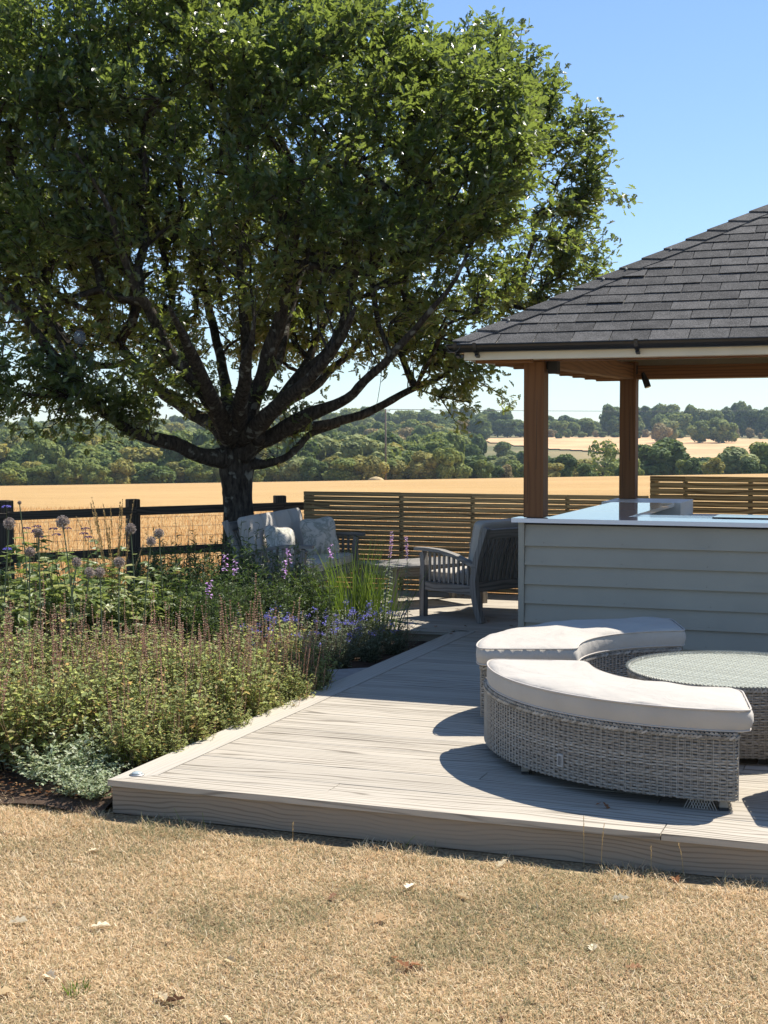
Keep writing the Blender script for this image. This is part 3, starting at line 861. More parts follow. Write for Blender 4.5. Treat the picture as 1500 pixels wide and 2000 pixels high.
def sector(Ri, Ro, a0, a1, corner=0.03, n=48):
    """outline of a ring sector, anticlockwise, with rounded corners"""
    out = []
    def arc(r, a, b, m): return [(r * math.cos(t), r * math.sin(t)) for t in np.linspace(a, b, m)]
    co, ci = corner / Ro, corner / Ri
    out += arc(Ro, a0 + co, a1 - co, n)
    def rot(p, a): return (p[0] * math.cos(a) - p[1] * math.sin(a), p[0] * math.sin(a) + p[1] * math.cos(a))
    k = [(Ro - corner * 0.3, a1 - co * 0.3), (Ro - corner, a1)]
    out += [(r * math.cos(a), r * math.sin(a)) for r, a in k]
    out += [((Ri + corner) * math.cos(a1), (Ri + corner) * math.sin(a1)), ((Ri + corner * .3) * math.cos(a1 - ci * .3), (Ri + corner * .3) * math.sin(a1 - ci * .3))]
    out += arc(Ri, a1 - ci, a0 + ci, n)
    out += [((Ri + corner * .3) * math.cos(a0 + ci * .3), (Ri + corner * .3) * math.sin(a0 + ci * .3)), ((Ri + corner) * math.cos(a0), (Ri + corner) * math.sin(a0))]
    out += [((Ro - corner) * math.cos(a0), (Ro - corner) * math.sin(a0)), ((Ro - corner * 0.3) * math.cos(a0 + co * 0.3), (Ro - corner * 0.3) * math.sin(a0 + co * 0.3))]
    return np.array(out)
def inset_outline(P, d):
    T = np.roll(P, -1, 0) - np.roll(P, 1, 0); T /= np.linalg.norm(T, axis=1)[:, None] + 1e-9
    return P - np.c_[T[:, 1], -T[:, 0]] * d

RI, RO, SPAN = 0.72, 1.255, R(87)
SEC = sector(RI, RO, 0, SPAN)
def wicker_bench(label, loc, a0):
    t = thing('wicker_bench', label, 'bench', loc, a0, 'curved wicker benches round the table')
    weave(SEC, 0.048, 0.325).build('woven_side', m_wick, t, kind='stuff')
    rim_braid(SEC, 0.327).build('braided_rim', m_wick, t, kind='stuff')
    mb = MB(); mb.prism(inset_outline(SEC, 0.010), 0.05, 0.332); mb.build('core', m_wick_in, t)
    mids = [(RO - 0.05, 0.05), (RO - 0.05, SPAN / 2 - 0.18), (RO - 0.05, SPAN - 0.05), (RI + 0.05, 0.07), (RI + 0.05, SPAN - 0.07)]
    for r_, a_ in mids:
        mb = MB(); c = (r_ * math.cos(a_), r_ * math.sin(a_))
        mb.box(c[0] - 0.02, c[0] + 0.02, c[1] - 0.02, c[1] + 0.02, 0.012, 0.05, 0.004, tint=0.35)
        o = mb.build('leg', m_wick, t)
        mb = MB(); mb.box(c[0] - 0.021, c[0] + 0.021, c[1] - 0.021, c[1] + 0.021, 0.0005, 0.012, 0.003); mb.build('foot', m_foot, o)
    return t
b1 = wicker_bench('curved grey wicker bench nearest the lawn under the front cushion', (-0.905, 7.425, 0), R(192))
m_label = plain('dull_metal_label', (0.42, 0.41, 0.38), 0.5, 0.1)
m_label_in = plain('label_print', (0.17, 0.17, 0.16), 0.6, 0.5, 120)
# maker's plate on the front bench (angle measured from the bench's own start)
ang = R(240.5) - R(192)
cx, cyy = (RO + 0.007) * math.cos(ang), (RO + 0.007) * math.sin(ang)
ex = Vector((-math.sin(ang), math.cos(ang), 0)); ey = Vector((0, 0, 1)); ez = Vector((math.cos(ang), math.sin(ang), 0))
M = Matrix(((ex.x, ey.x, ez.x, cx), (ex.y, ey.y, ez.y, cyy), (ex.z, ey.z, ez.z, 0.135), (0, 0, 0, 1)))
mb = MB(); mb.box(-0.018, 0.018, -0.029, 0.029, -0.004, 0.003, 0.0012, M=M); pl = mb.build('maker_plate', m_label, b1)
mb = MB(); mb.box(-0.012, 0.012, -0.022, 0.022, 0.0031, 0.0036, M=M)
mb.build('plate_print', m_label_in, pl)
# loose strip of mesh hanging under the right end of the front bench
mb = MB(); a_ = R(271.5) - R(192)
for i_ in range(9):
    for sgn in (1, -1):
        x0 = -0.05 + i_ * 0.012; 
        p0 = Vector(((RO - 0.02) * math.cos(a_), (RO - 0.02) * math.sin(a_), 0.05)) + Vector((-math.sin(a_), math.cos(a_), 0)) * (-x0)
        p1 = p0 + Vector((-math.sin(a_), math.cos(a_), 0)) * (-0.022 * sgn) + Vector((0, 0, -0.046))
        mb.bar(p0, p1, 0.0022, 0.0022, up=(0.1, 1, 0.1), tint=0.8)
mb.build('underside_mesh', m_wick, b1, kind='stuff')
b2 = dup(b1, (-1.075, 7.915, 0), R(110), label='curved grey wicker bench behind the first, its end towards the bar')
for ch in list(b2.children):
    if ch.name.startswith(('maker_plate', 'underside_mesh')):
        for g_ in list(ch.children): bpy.data.objects.remove(g_)
        bpy.data.objects.remove(ch)
b3 = dup(b2, (-0.755, 7.46, 0), R(285.5), label='curved grey wicker bench standing past the right edge of the front bench')

# round table with a glass top
m_wick_top = leafy('pale_wicker_strand', [(0.0, (0.2, 0.18, 0.15)), (0.5, (0.34, 0.32, 0.28)), (1.0, (0.56, 0.54, 0.49))], 0.0, rough=0.5, spec=0.35)
t = thing('round_table', 'round grey wicker table with a pale green glass top between the benches', 'table', (-0.895, 7.63, 0))
a = np.linspace(0, 2 * math.pi, 120, endpoint=False)
CIR = np.c_[np.cos(a), np.sin(a)]
wv = MB()
base = weave(CIR * 0.555, 0.035, 0.372)
base.build('woven_side', m_wick, t, kind='stuff')
rim_braid(CIR * 0.560, 0.372).build('braided_rim', m_wick, t, kind='stuff')
mb = MB(); mb.prism(CIR * 0.545, 0.04, 0.378); mb.build('core', m_wick_in, t)
# woven top under the glass: two layers of strands crossing
mb = MB()
for q in np.arange(-0.53, 0.531, 0.034):
    h_ = math.sqrt(max(0, 0.55 ** 2 - q * q))
    mb.bar((-h_, q, 0.3815), (h_, q, 0.3815), 0.022, 0.004, tint=float(np.clip(0.9 + .12 * rng.standard_normal(), 0, 1)))
for q in np.arange(-0.54, 0.541, 0.036):
    h_ = math.sqrt(max(0, 0.55 ** 2 - q * q))
    mb.bar((q, -h_, 0.3835), (q, h_, 0.3835), 0.005, 0.003, tint=0.5)
o = mb.build('woven_top', m_wick_top, t, kind='stuff'); o.rotation_euler = (0, 0, R(-16))
m_glass, nt, b = base_mat('green_glass_top', 0.03)
b.inputs['Base Color'].default_value = (0.70, 0.75, 0.70, 1)
b.inputs['Specular IOR Level'].default_value = 0.4
tr = N(nt, 'BsdfTransparent'); tr.inputs[0].default_value = (0.975, 0.985, 0.96, 1)
mx = N(nt, 'MixShader'); mx.inputs[0].default_value = 0.90
nt.links.new(b.outputs[0], mx.inputs[1]); nt.links.new(tr.outputs[0], mx.inputs[2]); nt.links.new(mx.outputs[0], nt.nodes['Material Output'].inputs[0])
mb = MB(); rg = lambda r, z: np.c_[CIR * r, np.full(len(CIR), z)]
mb.loft([rg(0.571, 0.391), rg(0.575, 0.393), rg(0.575, 0.397), rg(0.571, 0.399)], True, smooth=False); mb.build('glass_top', m_glass, t)
for a_ in (0.4, 2.0, 3.5, 5.1):
    mb = MB(); mb.box(0.5 * math.cos(a_) - 0.02, 0.5 * math.cos(a_) + 0.02, 0.5 * math.sin(a_) - 0.02, 0.5 * math.sin(a_) + 0.02, 0.0005, 0.04, 0.003); mb.build('foot', m_foot, t)

# ---------------------------------------------------------------- cushions
def fabric(name, col, bump=0.5):
    m, nt, b = base_mat(name, 0.9)
    co = local_coords(nt)
    n1 = N(nt, 'TexNoise'); n1.inputs['Scale'].default_value = 5; n1.inputs['Detail'].default_value = 4
    n2 = N(nt, 'TexNoise'); n2.inputs['Scale'].default_value = 350; n2.inputs['Detail'].default_value = 2
    n3 = N(nt, 'TexNoise'); n3.inputs['Scale'].default_value = 9; n3.inputs['Detail'].default_value = 3; n3.inputs['Distortion'].default_value = 1.2
    for q in (n1, n2, n3): nt.links.new(co, q.inputs['Vector'])
    nt.links.new(ramp(nt, n1.outputs[0], [(0.3, tuple(c * 0.94 for c in col)), (0.7, tuple(min(1, c * 1.04) for c in col))]), b.inputs['Base Color'])
    b.inputs['Specular IOR Level'].default_value = 0.2
    b.inputs['Sheen Weight'].default_value = 0.15
    h = mix_val(nt, mix_val(nt, n2.outputs[0], 0.12), mix_val(nt, n3.outputs[0], 0.9), 'ADD')
    add_bump(nt, b, h, bump, 0.016)
    return m
m_cush = fabric('stone_fabric', (0.468, 0.422, 0.355))
m_pipe = fabric('stone_piping', (0.52, 0.46, 0.39), 0.05)
def cushion_mesh(fmap, h, npt=220, expo=14, bulge=0.016, pucker=0.006, seed=0, wr=1.0):
    r_ = np.random.default_rng(seed)
    th = np.linspace(0, 2 * math.pi, npt * 4, endpoint=False)
    c, s_ = np.cos(th), np.sin(th)
    rr = 1 / (np.abs(c) ** expo + np.abs(s_) ** expo) ** (1 / expo)
    P = np.c_[c * rr, s_ * rr]
    d = np.concatenate([[0], np.cumsum(np.linalg.norm(np.diff(np.concatenate([P, P[:1]]), axis=0), axis=1))])
    q = np.linspace(0, d[-1], npt, endpoint=False)
    PP = np.concatenate([P, P[:1]])
    O = np.c_[np.interp(q, d, PP[:, 0]), np.interp(q, d, PP[:, 1])]
    lay = [(0.0, 0.0), (0.5, 0.0), (0.9, 0.0), (0.97, 0.003), (0.985, 0.010), (0.995, 0.022), (1.004, 0.04), (1.007, h * 0.5), (1.005, h - 0.035), (0.998, h - 0.022), (0.988, h - 0.010),
           (0.97, h - 0.003), (0.93, h + bulge * 0.25), (0.85, h + bulge * 0.55), (0.7, h + bulge * 0.85), (0.5, h + bulge), (0.25, h + bulge), (0.0, h + bulge)]
    arc = q
    puck = np.array([mnoise.noise(Vector((u * 9, seed, 0))) + 0.7 * mnoise.noise(Vector((u * 23, seed, 4))) for u in arc])
    V = []
    for (s, z) in lay:
        top = max(0.0, min(1.0, (z - h * 0.4) / (h * 0.5))) if s > 0.96 else 0.0
        f = 1 - pucker * (1.6 * puck * top + 0.5)[:, None] * (1 if 0.02 < z < h - 0.004 and s > 0.96 else 0)
        ab = O * s * f
        xy_ = fmap(ab[:, 0], ab[:, 1])
        zz = np.full(npt, z)
        if 0.2 < s < 0.96 and z > h * 0.5:
            zz = zz + np.array([mnoise.noise(Vector((x * 5 + seed, y * 5, s * 0.3))) * 0.016 * wr + mnoise.noise(Vector((x * 15 + 3 * mnoise.noise(Vector((x * 4, y * 4, 1))), y * 15, seed))) * 0.004 for x, y in xy_])
        V.append(np.c_[xy_, zz])
    V = np.array(V)
    mb = MB(); mb.loft(V, False, smooth=True)
    pipes = []
    for (s, z) in ((0.990, h - 0.008), (0.990, 0.010)):
        ab = O * s; xy_ = fmap(ab[:, 0], ab[:, 1]); pipes.append(np.c_[xy_, np.full(npt, z + 0.002)])
    return mb, pipes
def cushion(name, label, cat, fmap, h, loc, rz=0.0, group=None, seed=0, mat=None, **kw):
    mb, pipes = cushion_mesh(fmap, h, seed=seed, **kw)
    o = mb.build(name, mat or m_cush, None, loc)
    o.rotation_euler = (0, 0, rz); o['label'] = label; o['category'] = cat
    if group: o['group'] = group
    for p in pipes:
        m2 = MB(); m2.tube(p, 0.0045, 5, closed=True); m2.build('piping', m_pipe, o)
    return o
def sector_map(Ri, Ro, a0, a1):
    def f(a, b):
        r_ = (Ri + Ro) / 2 + b * (Ro - Ri) / 2; t_ = (a0 + a1) / 2 + a * (a1 - a0) / 2
        return np.c_[r_ * np.cos(t_), r_ * np.sin(t_)]
    return f
cushion('bench_cushion', 'thick pale stone cushion on the front curved wicker bench', 'cushion', sector_map(RI - 0.005, RO - 0.008, R(-0.5), SPAN + R(3.0)), 0.108, (-0.905, 7.425, 0.341), R(192), 'curved bench cushions', 3)
cushion('bench_cushion', 'thick pale stone cushion on the rear bench, half in the shade of the roof', 'cushion', sector_map(RI - 0.01, RO + 0.03, R(-2), SPAN + R(3)), 0.108, (-1.075, 7.915, 0.341), R(110), 'curved bench cushions', 8)
cushion('bench_cushion', 'thick pale stone cushion past the right edge of the front bench', 'cushion', sector_map(RI, RO - 0.008, R(-1), SPAN), 0.108, (-0.755, 7.46, 0.341), R(285.5), 'curved bench cushions', 12)

# ================================================================== GREY TIMBER SEATS
m_grey = wood('weathered_grey_timber', (0.11, 0.10, 0.085), (0.225, 0.205, 0.178), (0.29, 0.27, 0.24), 'x', 30, 0.7, 0.15, 0.8, 0.06, 0.25)
m_grey_y = wood('weathered_grey_timber_across', (0.11, 0.10, 0.085), (0.225, 0.205, 0.178), (0.29, 0.27, 0.24), 'y', 30, 0.7, 0.15, 0.8, 0.06, 0.25)
m_grey_z = wood('weathered_grey_timber_upright', (0.11, 0.10, 0.085), (0.225, 0.205, 0.178), (0.29, 0.27, 0.24), 'z', 30, 0.7, 0.15, 0.8, 0.06, 0.25)
def curve_bar(mb, pts, w, h, side=(0, 1, 0)):
    """bar of w x h swept through points lying in the plane across 'side'"""
    P = np.asarray(pts, float); T = np.gradient(P, axis=0); T /= np.linalg.norm(T, axis=1)[:, None]
    sd = np.array(side, float); secs = []
    wv = np.broadcast_to(w, (len(P),)); hv = np.broadcast_to(h, (len(P),))
    for p, t_, ww, hh in zip(P, T, wv, hv):
        n_ = np.cross(t_, sd); n_ /= np.linalg.norm(n_)
        secs.append([p - sd * ww / 2 - n_ * hh / 2, p + sd * ww / 2 - n_ * hh / 2, p + sd * ww / 2 + n_ * hh / 2, p - sd * ww / 2 + n_ * hh / 2])
    mb.loft(secs); return mb
def timber_seat(name, label, cat, loc, rz, width, n_back):
    """x = forward, y = across from the near arm (0) to the far arm (width); origin at the rear near corner on the deck"""
    t = thing(name, label, cat, loc, rz)
    dep, arm, top, seat = 0.60, 0.60, 0.82, 0.30
    for y in (0.0, width):
        mb = MB(); curve_bar(mb, [(dep, y, 0), (dep, y, 0.30), (dep - 0.012, y, 0.46), (dep + 0.0, y, 0.55), (dep + 0.012, y, arm - 0.03)], 0.055, [0.052, 0.058, 0.055, 0.05, 0.06]); mb.build('front_leg', m_grey_z, t)
        mb = MB(); curve_bar(mb, [(-0.10, y, 0), (-0.055, y, 0.12), (-0.02, y, 0.27), (-0.015, y, 0.36), (-0.055, y, 0.55), (-0.115, y, 0.70), (-0.165, y, top)], 0.05, [0.055, 0.06, 0.068, 0.066, 0.058, 0.05, 0.045]); mb.build('rear_leg', m_grey_z, t)
        mb = MB(); curve_bar(mb, [(-0.05, y, arm - 0.125), (0.06, y, arm - 0.085), (0.2, y, arm - 0.04), (0.38, y, arm - 0.008), (0.55, y, arm), (0.69, y, arm - 0.003)], [0.05, 0.06, 0.068, 0.072, 0.075, 0.07], 0.030); mb.build('arm', m_grey, t)
        mb = MB(); mb.box(0.005, dep - 0.028, y - 0.017, y + 0.017, 0.235, 0.315, 0.003); mb.build('side_rail', m_grey, t)
        for k in range(9):
            x = 0.055 + k * 0.058
            zt = float(np.interp(x, [-0.05, 0.06, 0.2, 0.38, 0.55], [arm - .125, arm - .085, arm - .04, arm - .008, arm])) - 0.014
            mb = MB(); mb.box(x - 0.0125, x + 0.0125, y - 0.008, y + 0.008, 0.316, zt, 0.002); mb.build('arm_slat', m_grey_z, t)
    mb = MB(); mb.box(dep - 0.02, dep + 0.018, 0.029, width - 0.029, 0.225, 0.30, 0.003); mb.build('front_rail', m_grey_y, t)
    mb = MB(); mb.bar((-0.012, 0.027, 0.30), (-0.012, width - 0.027, 0.30), 0.03, 0.085, ch=0.003); mb.build('rear_rail', m_grey_y, t)
    mb = MB(); mb.bar((-0.143, 0.027, 0.765), (-0.143, width - 0.027, 0.765), 0.03, 0.085, up=(-0.3, 0, 1), ch=0.003); mb.build('top_rail', m_grey_y, t)
    for k in range(n_back):
        y = 0.06 + (width - 0.12) * (k + 0.5) / n_back
        mb = MB(); curve_bar(mb, [(-0.010, y, 0.345), (-0.052, y, 0.55), (-0.128, y, 0.722)], 0.032, 0.012); mb.build('back_slat', m_grey_z, t)
    for k in range(6):
        x = 0.045 + k * 0.098
        mb = MB(); mb.box(x, x + 0.07, 0.02, width - 0.02, 0.302, 0.318, 0.002); mb.build('seat_slat', m_grey_y, t)
    if width > 1.2:
        mb = MB(); mb.box(dep - 0.022, dep + 0.016, width / 2 - 0.025, width / 2 + 0.025, 0, 0.224, 0.003); mb.build('middle_leg', m_grey_z, t)
    return t
def square_map(w, h_, ch=0, depth=0.02):
    def f(a, b):
        return np.c_[a * w / 2, b * h_ / 2]
    return f
SOFA_LOC, SOFA_RZ, SOFA_W = Vector((-5.83, 11.74, 0)), 0.09, 1.66
timber_seat('garden_sofa', 'grey timber two seat garden sofa by the tree trunk with pale cushions', 'sofa', SOFA_LOC, SOFA_RZ, SOFA_W, 22)
ARM_LOC, ARM_RZ, ARM_W = Vector((-3.585, 11.66, 0)), R(180 - 27), 0.72
# the armchair faces the sofa: its near arm is on the lawn side
ARM_RZ = R(180 - 26)
arm_o = timber_seat('garden_armchair', 'grey timber garden armchair seen from behind beside the bar', 'armchair', (0, 0, 0), 0, ARM_W, 11)
fw_ = Vector((math.cos(ARM_RZ), math.sin(ARM_RZ), 0)); lf_ = Vector((-fw_.y, fw_.x, 0))
arm_origin = ARM_LOC - lf_ * ARM_W       # local y runs away from the near arm's side after the half turn
arm_o.location = arm_origin; arm_o.rotation_euler = (0, 0, ARM_RZ)
def seat_frame(loc, rz, x, y, z):
    return Vector(loc) + Vector((x * math.cos(rz) - y * math.sin(rz), x * math.sin(rz) + y * math.cos(rz), z))
def seat_cushion(label, loc, rz, x0, x1, y0, y1, seed):
    c = seat_frame(loc, rz, (x0 + x1) / 2, (y0 + y1) / 2, 0.3185)
    return cushion('seat_cushion', label, 'cushion', square_map(x1 - x0, y1 - y0), 0.085, c, rz, 'seat cushions of the timber seats', seed, wr=0.3)
def back_cushion(label, loc, rz, y0, y1, hgt, seed, channels=2):
    w = y1 - y0
    def fm(a, b): return np.c_[a * hgt / 2, b * w / 2]
    mb, pipes = cushion_mesh(fm, 0.095, npt=160, expo=12, bulge=0.02, seed=seed, wr=0.3)
    # quilted channels pressed into the front face
    for V in mb.V:
        tpb = V[:, 2] > 0.06
        for q in range(1, channels):
            yc = -w / 2 + w * q / channels
            V[:, 2] -= tpb * 0.03 * np.exp(-((V[:, 1] - yc) / 0.02) ** 2)
    o = mb.build('back_cushion', m_cush)
    c = seat_frame(loc, rz, 0.048, (y0 + y1) / 2, 0.405 + hgt / 2 * 0.965)
    lean = R(12)
    # local x of the cushion -> up along the back, local z -> forward
    upv = Vector((-math.sin(lean), 0, math.cos(lean))); fwv = Vector((math.cos(lean), 0, math.sin(lean)))
    Rz = Matrix.Rotation(rz, 3, 'Z'); upv = Rz @ upv; fwv = Rz @ fwv; side = fwv.cross(upv)
    c = c - fwv * 0.075
    o.matrix_world = Matrix(((upv.x, side.x, fwv.x, c.x), (upv.y, side.y, fwv.y, c.y), (upv.z, side.z, fwv.z, c.z), (0, 0, 0, 1)))
    o['label'] = label; o['category'] = 'cushion'; o['group'] = 'back cushions of the timber seats'
    for p in pipes:
        m2 = MB(); m2.tube(p, 0.004, 5, closed=True); m2.build('piping', m_pipe, o)
    return o
seat_cushion('flat pale seat cushion on the left half of the garden sofa', SOFA_LOC, SOFA_RZ, 0.06, 0.60, 0.04, SOFA_W / 2 - 0.004, 21)
seat_cushion('flat pale seat cushion on the garden sofa beneath the patterned pillow', SOFA_LOC, SOFA_RZ, 0.06, 0.60, SOFA_W / 2 + 0.004, SOFA_W - 0.04, 22)
back_cushion('tall pale back cushion on the garden sofa beside the tree trunk', SOFA_LOC, SOFA_RZ, 0.04, SOFA_W / 2 - 0.004, 0.47, 23)
back_cushion('tall pale back cushion on the garden sofa behind the upright patterned pillow', SOFA_LOC, SOFA_RZ, SOFA_W / 2 + 0.004, SOFA_W - 0.04, 0.47, 24)
seat_cushion('flat pale seat cushion catching the sun on the garden armchair', arm_origin, ARM_RZ, 0.06, 0.60, 0.03, ARM_W - 0.03, 25)
back_cushion('tall pale back cushion of the garden armchair seen from behind', arm_origin, ARM_RZ, 0.03, ARM_W - 0.03, 0.48, 26, 1)
# patterned pillows
m_pillow, nt, b = base_mat('leaf_print_fabric', 0.9)
co = local_coords(nt, (1, 1, 1))
n1 = N(nt, 'TexNoise'); n1.inputs['Scale'].default_value = 7; n1.inputs['Detail'].default_value = 4; n1.inputs['Distortion'].default_value = 2.0
nt.links.new(co, n1.inputs['Vector'])
nt.links.new(ramp(nt, n1.outputs[0], [(0.40, (0.62, 0.57, 0.47)), (0.48, (0.54, 0.50, 0.41)), (0.53, (0.30, 0.30, 0.24)), (0.60, (0.50, 0.47, 0.38)), (0.68, (0.63, 0.58, 0.48))]), b.inputs['Base Color'])
def pillow(label, loc, rz, y, x, lean, roll, size, seed, yaw=0.0):
    npt = 120; th = np.linspace(0, 2 * math.pi, npt, endpoint=False)
    c_, s__ = np.cos(th), np.sin(th); rr = 1 / (np.abs(c_) ** 5 + np.abs(s__) ** 5) ** 0.2
    edge = 1 + 0.045 * np.cos(4 * th + math.pi) * 0.6
    O = np.c_[c_ * rr, s__ * rr] * (1 - 0.05 * np.cos(4 * (th)))[:, None] * size / 2
    secs = []
    r_ = np.random.default_rng(seed)
    for s, z in [(0.0, -0.07), (0.3, -0.066), (0.6, -0.05), (0.85, -0.024), (0.97, -0.006), (1.0, 0), (0.97, 0.006), (0.85, 0.028), (0.6, 0.058), (0.3, 0.076), (0.0, 0.08)]:
        q = O * s
        zz = np.array([z + (mnoise.noise(Vector((p[0] * 9 + seed, p[1] * 9, 0))) * 0.009 if abs(z) > 0.01 else 0) for p in q])
        secs.append(np.c_[q, zz])
    mb = MB(); mb.loft(secs, False, smooth=True)
    o = mb.build('patterned_pillow', m_pillow)
    upv = Vector((-math.sin(lean), math.sin(roll) * 0.9, math.cos(lean))).normalized(); fwv = Vector((math.cos(lean), 0, math.sin(lean)))
    Rz = Matrix.Rotation(rz + yaw, 3, 'Z'); upv = Rz @ upv; fwv = Rz @ fwv; side = fwv.cross(upv).normalized(); fwv = upv.cross(side)
    p = seat_frame(loc, rz, x, y, 0.415 + size * 0.47)
    o.matrix_world = Matrix(((upv.x, side.x, fwv.x, p.x), (upv.y, side.y, fwv.y, p.y), (upv.z, side.z, fwv.z, p.z), (0, 0, 0, 1)))
    o['label'] = label; o['category'] = 'pillow'; o['group'] = 'leaf print pillows'
    m2 = MB(); m2.tube(np.c_[O, np.zeros(npt)] * [1.002, 1.002, 1], 0.004, 5, closed=True); m2.build('piping', m_pipe, o)
pillow('upright leaf print pillow on the far end of the garden sofa', SOFA_LOC, SOFA_RZ, SOFA_W - 0.40, 0.34, R(16), R(-5), 0.38, 31, R(-48))
pillow('smaller leaf print pillow leaning by the near arm of the garden sofa', SOFA_LOC, SOFA_RZ, 0.40, 0.24, R(20), R(9), 0.35, 32, R(-30))

# coffee table
tA, tB = Vector((-4.52, 12.22, 0)), Vector((-3.90, 13.02, 0))
ax = (tB - tA).normalized(); ay = Vector((-ax.y, ax.x, 0)); rz = math.atan2(ax.y, ax.x); Lx = (tB - tA).length
ct = thing('coffee_table', 'low grey timber coffee table between the sofa and the armchair', 'table', tA, rz)
for (x, y) in ((0, 0), (Lx, 0), (0, 0.52), (Lx, 0.52)):
    mb = MB(); mb.box(x - 0.03, x + 0.03, y - 0.03, y + 0.03, 0, 0.378, 0.003); mb.build('leg', m_grey_z, ct)
for y in (0, 0.52):
    mb = MB(); mb.box(0.032, Lx - 0.032, y - 0.014, y + 0.014, 0.305, 0.377, 0.002); mb.build('apron', m_grey, ct)
for x in (0, Lx):
    mb = MB(); mb.box(x - 0.014, x + 0.014, 0.032, 0.488, 0.305, 0.377, 0.002); mb.build('apron', m_grey_y, ct)
for k in range(9):
    y0 = -0.06 + k * 0.0715
    mb = MB(); mb.box(-0.06, Lx + 0.06, y0, y0 + 0.067, 0.379, 0.405, 0.003); mb.build('top_slat', m_grey, ct)

# ================================================================== FENCES
m_slat = wood('green_tanalised_slat', (0.13, 0.08, 0.034), (0.34, 0.235, 0.11), (0.43, 0.315, 0.16), 'x', 30, 0.75, 0.15, 0.9, 0.18, 0.2)
def slat_fence(label, xs, y, zbot, ztop, n_, flip=False):
    t = thing('slat_fence', label, 'fence', (xs[0], y, 0))
    pitch = (ztop - zbot) / n_
    for p in range(len(xs) - 1):
        for k in range(n_):
            z0 = zbot + k * pitch + 0.0035
            mb = MB()
            a_, b_ = xs[p] + 0.001, xs[p + 1] - 0.001; c = (a_ + b_) / 2
            dz = random.uniform(-0.0018, 0.0018); dz2 = random.uniform(-0.0018, 0.0018)
            mb.bar((a_ - c, 0, dz), (b_ - c, 0, dz2), 0.017, pitch - 0.0066, ch=0.0015)
            mb.build('slat', m_slat, t, (c - xs[0], random.uniform(-0.002, 0.002), z0 + pitch / 2))
        # battens front and back
    for p, x in enumerate(xs):
        mb = MB(); xx = min(max(x - xs[0], 0.024), xs[-1] - xs[0] - 0.024)
        mb.box(xx - 0.022, xx + 0.022, 0.012, 0.04, -0.15, ztop - 0.002, 0.002); mb.build('batten', m_slat, t)
    for p in range(len(xs) - 1):
        if xs[p + 1] - xs[p] > 1.15:
            xx = (xs[p] + xs[p + 1]) / 2 - xs[0]
            mb = MB(); mb.box(xx - 0.022, xx + 0.022, 0.012, 0.04, -0.15, ztop - 0.004, 0.002); mb.build('batten', m_slat, t)
    for x in (xs[0] + 0.04, xs[-1] - 0.04):
        mb = MB(); mb.box(x - xs[0] - 0.035, x - xs[0] + 0.035, 0.042, 0.11, -0.35, ztop - 0.02, 0.003); mb.build('post', m_slat, t)
    return t
slat_fence('low slatted timber fence behind the sofa and the armchair', [-6.17, -5.07, -4.29, -3.30, -2.49], 13.92, -0.06, 1.005, 21)
slat_fence('taller slatted timber fence behind the rear of the bar', [-2.47, -2.13, -0.9, 0.3], 13.90, -0.06, 1.20, 21)
# gravel board below the low fence
mb = MB(); mb.box(-6.17, -2.49, -0.012, 0.012, -0.15, -0.066, 0.002); o = mb.build('gravel_board', m_slat, bpy.data.objects['slat_fence'], (6.17 - 6.17 + 6.17, 0, 0))

m_rail = wood('dark_weathered_rail', (0.025, 0.019, 0.014), (0.075, 0.058, 0.042), (0.12, 0.095, 0.07), 'x', 30, 0.85, 0.3, 0.9, 0.1, 0.2)
m_railz = wood('dark_weathered_post', (0.025, 0.019, 0.014), (0.075, 0.058, 0.042), (0.12, 0.095, 0.07), 'z', 30, 0.85, 0.3, 0.9, 0.1, 0.2)
m_wire = plain('galvanised_wire', (0.30, 0.29, 0.27), 0.45, 0.1, metallic=0.7)
FP = [Vector((-9.60, 9.70, 0)), Vector((-8.30, 11.56, 0)), Vector((-7.56, 12.73, 0)), Vector((-6.50, 14.02, 0)), Vector((-6.10, 14.35, 0))]
fn = thing('post_and_rail_fence', 'dark post and rail fence with wire netting along the wheat field', 'fence', (0, 0, 0))
for k, p in enumerate(FP[:-1]):
    d = (FP[k + 1] - p).normalized(); rz = math.atan2(d.y, d.x)
    w = 0.15 if k == 1 else 0.12
    top = 0.985 if k == 1 else 0.955 if k == 2 else 0.95
    mb = MB(); mb.box(-w / 2, w / 2, -w / 2, w / 2, -0.4, top, 0.006)
    o = mb.build('post', m_railz, fn, p); o.rotation_euler = (0, 0, rz)
off = Vector((0.55, -0.4, 0)).normalized() * 0.085
for k in range(4):
    for (zc, hh) in ((0.835, 0.085), (0.42, 0.085)):
        a_, b_ = FP[k] + off, FP[k + 1] + off; c = (a_ + b_) / 2
        L = (b_ - a_).length; d = (b_ - a_).normalized()
        mb = MB(); dz = 0.012 if k == 0 else 0.0
        mb.bar((-L / 2 + 0.003, 0, dz), (L / 2 - 0.003, 0, -dz), 0.036, hh, ch=0.004)
        o = mb.build('rail', m_rail, fn, (c.x, c.y, zc)); o.rotation_euler = (0, 0, math.atan2(d.y, d.x))
mb = MB()
off2 = off * 0.35
for k in range(4):
    a_, b_ = FP[k] + off2, FP[k + 1] + off2
    for zc in (0.76, 0.66, 0.56, 0.47, 0.36, 0.25, 0.13, 0.0):
        mb.bar((a_.x, a_.y, zc), (b_.x, b_.y, zc), 0.0028, 0.0028)
    L = (b_ - a_).length
    for q in range(int(L / 0.15)):
        p = a_.lerp(b_, q * 0.15 / L)
        mb.bar((p.x, p.y, -0.15), (p.x, p.y, 0.76), 0.0024, 0.0024, up=(0, 1, 0))
mb.build('wire_netting', m_wire, fn, kind='stuff')

